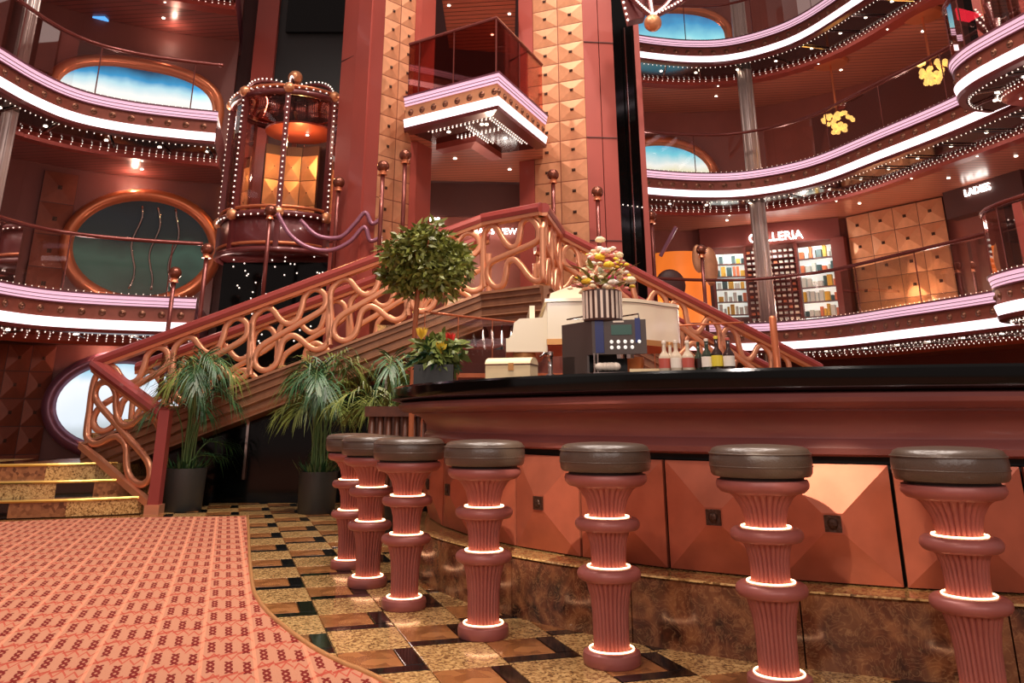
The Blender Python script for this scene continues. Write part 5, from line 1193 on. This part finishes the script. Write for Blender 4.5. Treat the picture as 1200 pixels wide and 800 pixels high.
# white grand piano: keyboard towards the left, tail to the right
def piano():
    Y0 = 6.35; z0 = ZS
    L = V(593, 405, Y0); Rr = V(800, 400, Y0 + .35)
    t = thing('grand_piano', 'white grand piano on the bandstand behind the coffee machine', 'piano', (.6, 6.8, z0))
    zt = V(720, 350, Y0).z; zb = V(720, 399, Y0).z
    kx = V(642, 400, Y0).x; x0 = L.x; x1 = Rr.x
    # case outline seen from above: straight spine at the back, bentside facing the hall
    out = [(kx, Y0 + .0), (kx + .35, Y0 - .06), (kx + .62, Y0 - .02), (kx + .80, Y0 + .10), (x1 - .16, Y0 + .22), (x1 - .02, Y0 + .36), (x1, Y0 + .58), (x1 - .08, Y0 + .85), (x1 - .3, Y0 + 1.0), (kx + .1, Y0 + 1.22), (kx, Y0 + 1.24)]
    cl = catmull(out[:9], 5) + [Vector(p) for p in out[9:]]
    autosmooth(fixn(B().prism([(p[0], p[1]) for p in cl], zb, zt - .03).build('case', 'piano_white', t)), 30)
    c = Vector((sum(p[0] for p in cl) / len(cl), sum(p[1] for p in cl) / len(cl)))
    lidp = [(c.x + (p[0] - c.x) * 1.025, c.y + (p[1] - c.y) * 1.025) for p in cl]
    autosmooth(fixn(B().prism(lidp, zt - .025, zt).build('lid', 'piano_white', t)), 30)
    autosmooth(fixn(B().prism([(c.x + (p[0] - c.x) * 1.01, c.y + (p[1] - c.y) * 1.01) for p in cl], zb - .03, zb + .012).build('case_moulding', 'piano_gold', t)), 30)
    # keybed, keyslip, cheek and keys on the left end
    ky0, ky1 = Y0 + .02, Y0 + 1.22
    zk = V(610, 396, Y0).z; zk0 = V(610, 412, Y0).z
    fixn(B().prism([(x0, ky0), (kx, ky0), (kx, ky1), (x0, ky1)], zk0, zk).build('keybed', 'piano_white', t))
    zch = V(620, 373, Y0).z
    for y in (ky0, ky1 - .07):
        vs_ = []
        for yy in (y, y + .07):
            vs_ += [Vector((a, yy, z)) for a, z in ((x0 + .02, zk), (kx, zk), (kx, zt - .02), (kx - .035, zch + .01), (x0 + .10, zch), (x0 + .06, zch - .03), (x0 + .05, zk + .04))]
        fixn(B().add(vs_, [tuple(range(7)), tuple(range(13, 6, -1))] + [(i, (i + 1) % 7, 7 + (i + 1) % 7, 7 + i) for i in range(7)]).build('cheek', 'piano_white', t))
    kb = fixn(B().prism([(x0 + .03, ky0 + .08), (x0 + .18, ky0 + .08), (x0 + .18, ky1 - .08), (x0 + .03, ky1 - .08)], zk, zk + .02).build('white_keys', 'label_white', t))
    for k in range(26):
        if k % 7 in (2, 6): continue
        y = ky0 + .1 + k * .04; B().box((x0 + .13, y, zk + .026), (.09, .014, .012)).build('black_key', 'black_gloss', kb)
    fixn(B().prism([(x0 + .18, ky0 + .07), (x0 + .22, ky0 + .07), (x0 + .22, ky1 - .07), (x0 + .18, ky1 - .07)], zk, zt - .04).build('fallboard', 'piano_white', t))
    # raised music desk
    zm = V(677, 333, Y0 + .1).z; xm = V(645, 350, Y0 + .1).x; xr = V(681, 336, Y0 + .1).x
    vs_ = []
    for yy in (Y0 + .06, Y0 + 1.15):
        vs_ += [Vector((xm - .02, yy, zt - .02)), Vector((xr, yy, zt - .02)), Vector((xr, yy, zm)), Vector((xr - .04, yy, zm)), Vector((xm, yy, zt + .05))]
    fixn(B().add(vs_, [tuple(range(5)), tuple(range(9, 4, -1))] + [(i, (i + 1) % 5, 5 + (i + 1) % 5, 5 + i) for i in range(5)]).build('music_desk', 'piano_white', t))
    for x, y in ((x0 + .14, ky0 + .12), (x0 + .14, ky1 - .12), (x1 - .35, Y0 + .62)):
        lg = B().lathe([(.05, z0), (.06, z0 + .04), (.045, z0 + .1), (.06, zk0 - .12), (.085, zk0 - .05), (.085, zk0)], 16, (x, y, 0)); autosmooth(fixn(lg.build('leg', 'piano_gold', t)))
    fixn(B().prism([(x0 + .07, Y0 + .55), (x0 + .2, Y0 + .55), (x0 + .2, Y0 + .75), (x0 + .07, Y0 + .75)], z0 + .05, zk0).build('pedal_lyre', 'piano_gold', t))
piano()

# ================================================================== PLANTS
def pot(t, c, r, h, m='pot_black'):
    b = B().lathe([(r * .9, 0), (r * .93, .01), (r, h - .01), (r, h), (r * .93, h), (r * .92, h - .04)], 28, c); autosmooth(fixn(b.build('pot', m, t)))
    fixn(B().lathe([(r * .9, h - .06), (r * .9, h - .03)], 20, c).build('soil', 'soil', t))
def palm(c, r, h, ph, label, n=17, seed=1, spread=.55, warm=.35):
    rnd = random.Random(seed); c = Vector(c); t = thing('potted_palm', label, 'plant', tuple(c), 'potted palms')
    pot(t, c, r, h)
    for i in range(n):
        a = 2 * PI * i / n * 2.4 + rnd.uniform(-.3, .3); sp = rnd.uniform(.35, 1) * spread; top = ph * rnd.uniform(.66, 1.0)
        if i > n * .86: top = ph * rnd.uniform(.25, .5)
        base = c + Vector((rnd.uniform(-.07, .07), rnd.uniform(-.07, .07), h - .03)); d = Vector((math.cos(a), math.sin(a), 0))
        p1 = base + d * sp * .12 + Vector((0, 0, (top - h) * .55)); p2 = base + d * sp * .45 + Vector((0, 0, (top - h) * .92)); p3 = base + d * sp * .85 + Vector((0, 0, (top - h) * .90)); p4 = base + d * sp * 1.12 + Vector((0, 0, (top - h) * .80))
        cane = catmull([base, p1, p2, p3, p4], 7); nn = len(cane)
        fr = B().tube(cane, .008, 5, rr=[.009 * (1 - .7 * k / nn) for k in range(nn)]).build('frond', 'palm_stem', t, True)
        b = B(); k0 = int(nn * .42)
        for k in range(k0, nn):
            p = cane[k]; tg = (cane[min(k + 1, nn - 1)] - cane[k - 1]).normalized(); sd = tg.cross(Vector((0, 0, 1)))
            sd = sd.normalized() if sd.length > .05 else Vector((1, 0, 0)); up = sd.cross(tg).normalized(); f = (k - k0) / max(nn - 1 - k0, 1)
            for s in (-1, 1):
                ln = (.16 + .14 * math.sin(PI * min(f * .8 + .15, 1))) * (.75 + .5 * rnd.random()); fd = .9 - .55 * f
                dr = (sd * s * fd + tg * (.75 + .5 * f) + up * rnd.uniform(-.1, .3)).normalized(); wv = dr.cross(up).normalized() * .0075; dp = rnd.uniform(.25, .6)
                m1 = p + dr * ln * .35 + Vector((0, 0, ln * .04)); m2 = p + dr * ln * .7 - Vector((0, 0, ln * .12 * dp)); e = p + dr * ln - Vector((0, 0, ln * dp))
                b.add([p, m1 - wv, m2 - wv * .8, e, m2 + wv * .8, m1 + wv], [(0, 1, 5), (1, 2, 4, 5), (2, 3, 4)])
        b.build('leaflets', 'palm_leaf_warm' if rnd.random() < warm else 'palm_leaf', fr)
    b = B()
    for k in range(60):
        a = rnd.uniform(0, 2 * PI); e = rnd.uniform(.02, r); q0 = c + Vector((e * math.cos(a), e * math.sin(a), h - .02)); d = Vector((math.cos(a), math.sin(a), rnd.uniform(.6, 2.2))).normalized(); w_ = d.cross(Vector((0, 0, 1))).normalized() * .016; l = rnd.uniform(.08, .2)
        b.add([q0, q0 + d * l * .5 - w_, q0 + d * l, q0 + d * l * .5 + w_], [(0, 1, 2), (0, 2, 3)])
    stuff(b.build('undergrowth', 'palm_leaf', t))
pA = G(205, 600); pB = G(366, 603)
palm((pA.x, pA.y + .17, 0), .22, .42, 1.70, 'tall palm in a dark pot beside the red newel post', 26, 3, .50, .30)
palm((pB.x, pB.y + .17, 0), .20, .40, 1.70, 'tall palm in a dark pot in front of the dark glass under the stair', 26, 5, .50, .45)
pC = V(455, 446, 8.65); palm((pC.x, 8.65, 0), .18, .5, 1.66, 'palm behind the far left end of the bar', 15, 9, .5, .6)
def leafball(c, R, n, seed, m, par, sq=(1, 1, 1), size=.05):
    rnd = random.Random(seed); b = B(); c = Vector(c)
    for k in range(n):
        d = Vector((rnd.gauss(0, 1), rnd.gauss(0, 1), rnd.gauss(0, 1))).normalized(); rr = R * (rnd.uniform(.45, 1.12))
        p = c + Vector((d.x * rr * sq[0], d.y * rr * sq[1], d.z * rr * sq[2])); dr = (d * .5 + Vector((rnd.uniform(-1, 1), rnd.uniform(-1, 1), rnd.uniform(-1, .3)))).normalized()
        w_ = dr.cross(Vector((rnd.uniform(-1, 1), rnd.uniform(-1, 1), rnd.uniform(-1, 1)))).normalized() * size * .24; l = size * rnd.uniform(.7, 1.5)
        b.add([p, p + dr * l * .45 - w_, p + dr * l, p + dr * l * .45 + w_], [(0, 1, 2), (0, 2, 3)])
    return stuff(b.build('foliage', m, par))
tc_ = V(499, 306, 7.1); fi = thing('ficus_tree', 'ficus tree with a round leafy crown and thin trunk behind the bar', 'plant', (tc_.x - .07, 7.1, 0))
B().tube(catmull([(tc_.x - .07, 7.1, .3), (tc_.x - .08, 7.1, 1.2), (tc_.x - .06, 7.1, 1.9), tc_], 5), .022, 8).build('trunk', 'trunk', fi, True)
for k in range(9):
    a = k * .7; B().tube([(tc_.x - .03, 7.1, tc_.z - .12), tc_ + Vector((.2 * math.cos(a), .2 * math.sin(a), .02 + .04 * (k % 4)))], .006, 5).build('branch', 'trunk', fi)
leafball(tc_, .24, 1500, 4, 'ficus_leaf', fi, (1.1, 1.0, 1.0), .07)
for k, (dx, dz, rr) in enumerate(((-.2, .05, .15), (.19, .06, .16), (0, .2, .15), (-.12, -.16, .16), (.14, -.17, .16), (-.24, -.1, .12), (.25, -.06, .13), (.06, .12, .18), (-.1, .14, .15))):
    leafball(tc_ + Vector((dx, -.05 + .1 * (k % 2), dz)), rr, 330, 20 + k, 'ficus_leaf', fi, (1.2, 1.1, .8), .075); pot(fi, Vector((tc_.x - .07, 7.1, 0)), .2, .4)
bc_ = V(511, 418, 6.35); br = thing('bromeliad_planter', 'dark planter of yellow and red bromeliads on the far left end of the bar', 'plant', (bc_.x, 6.45, ZB))
zpot = V(500, 428, 6.45).z
fixn(B().prism([(bc_.x - .16, 6.33), (bc_.x + .13, 6.33), (bc_.x + .13, 6.58), (bc_.x - .16, 6.58)], ZB, zpot).build('pot', 'pot_black', br))
leafball((bc_.x + .02, 6.45, zpot + .09), .15, 420, 8, 'palm_leaf_warm', br, (1.15, .9, .8), .08); leafball((bc_.x - .02, 6.47, zpot + .06), .14, 300, 9, 'palm_leaf', br, (1.1, .9, .8), .08)
def brom(c, m):
    b = B()
    for k in range(16):
        a = k * 2.4; e = .2 + .5 * (k / 16); d = Vector((math.cos(a) * e, math.sin(a) * e, 1)).normalized(); w_ = d.cross(Vector((0, 1, 0))).normalized() * .011; p = Vector(c)
        b.add([p, p + d * .05 - w_, p + d * .10, p + d * .05 + w_], [(0, 1, 2), (0, 2, 3)])
    b.build('bract', m, br)
q = V(494, 390, 6.38); brom(q - Vector((0, 0, .05)), 'brom_yellow'); q = V(527, 396, 6.4); brom(q - Vector((0, 0, .05)), 'brom_red'); brom(V(517, 408, 6.36) - Vector((0, 0, .04)), 'brom_yellow')
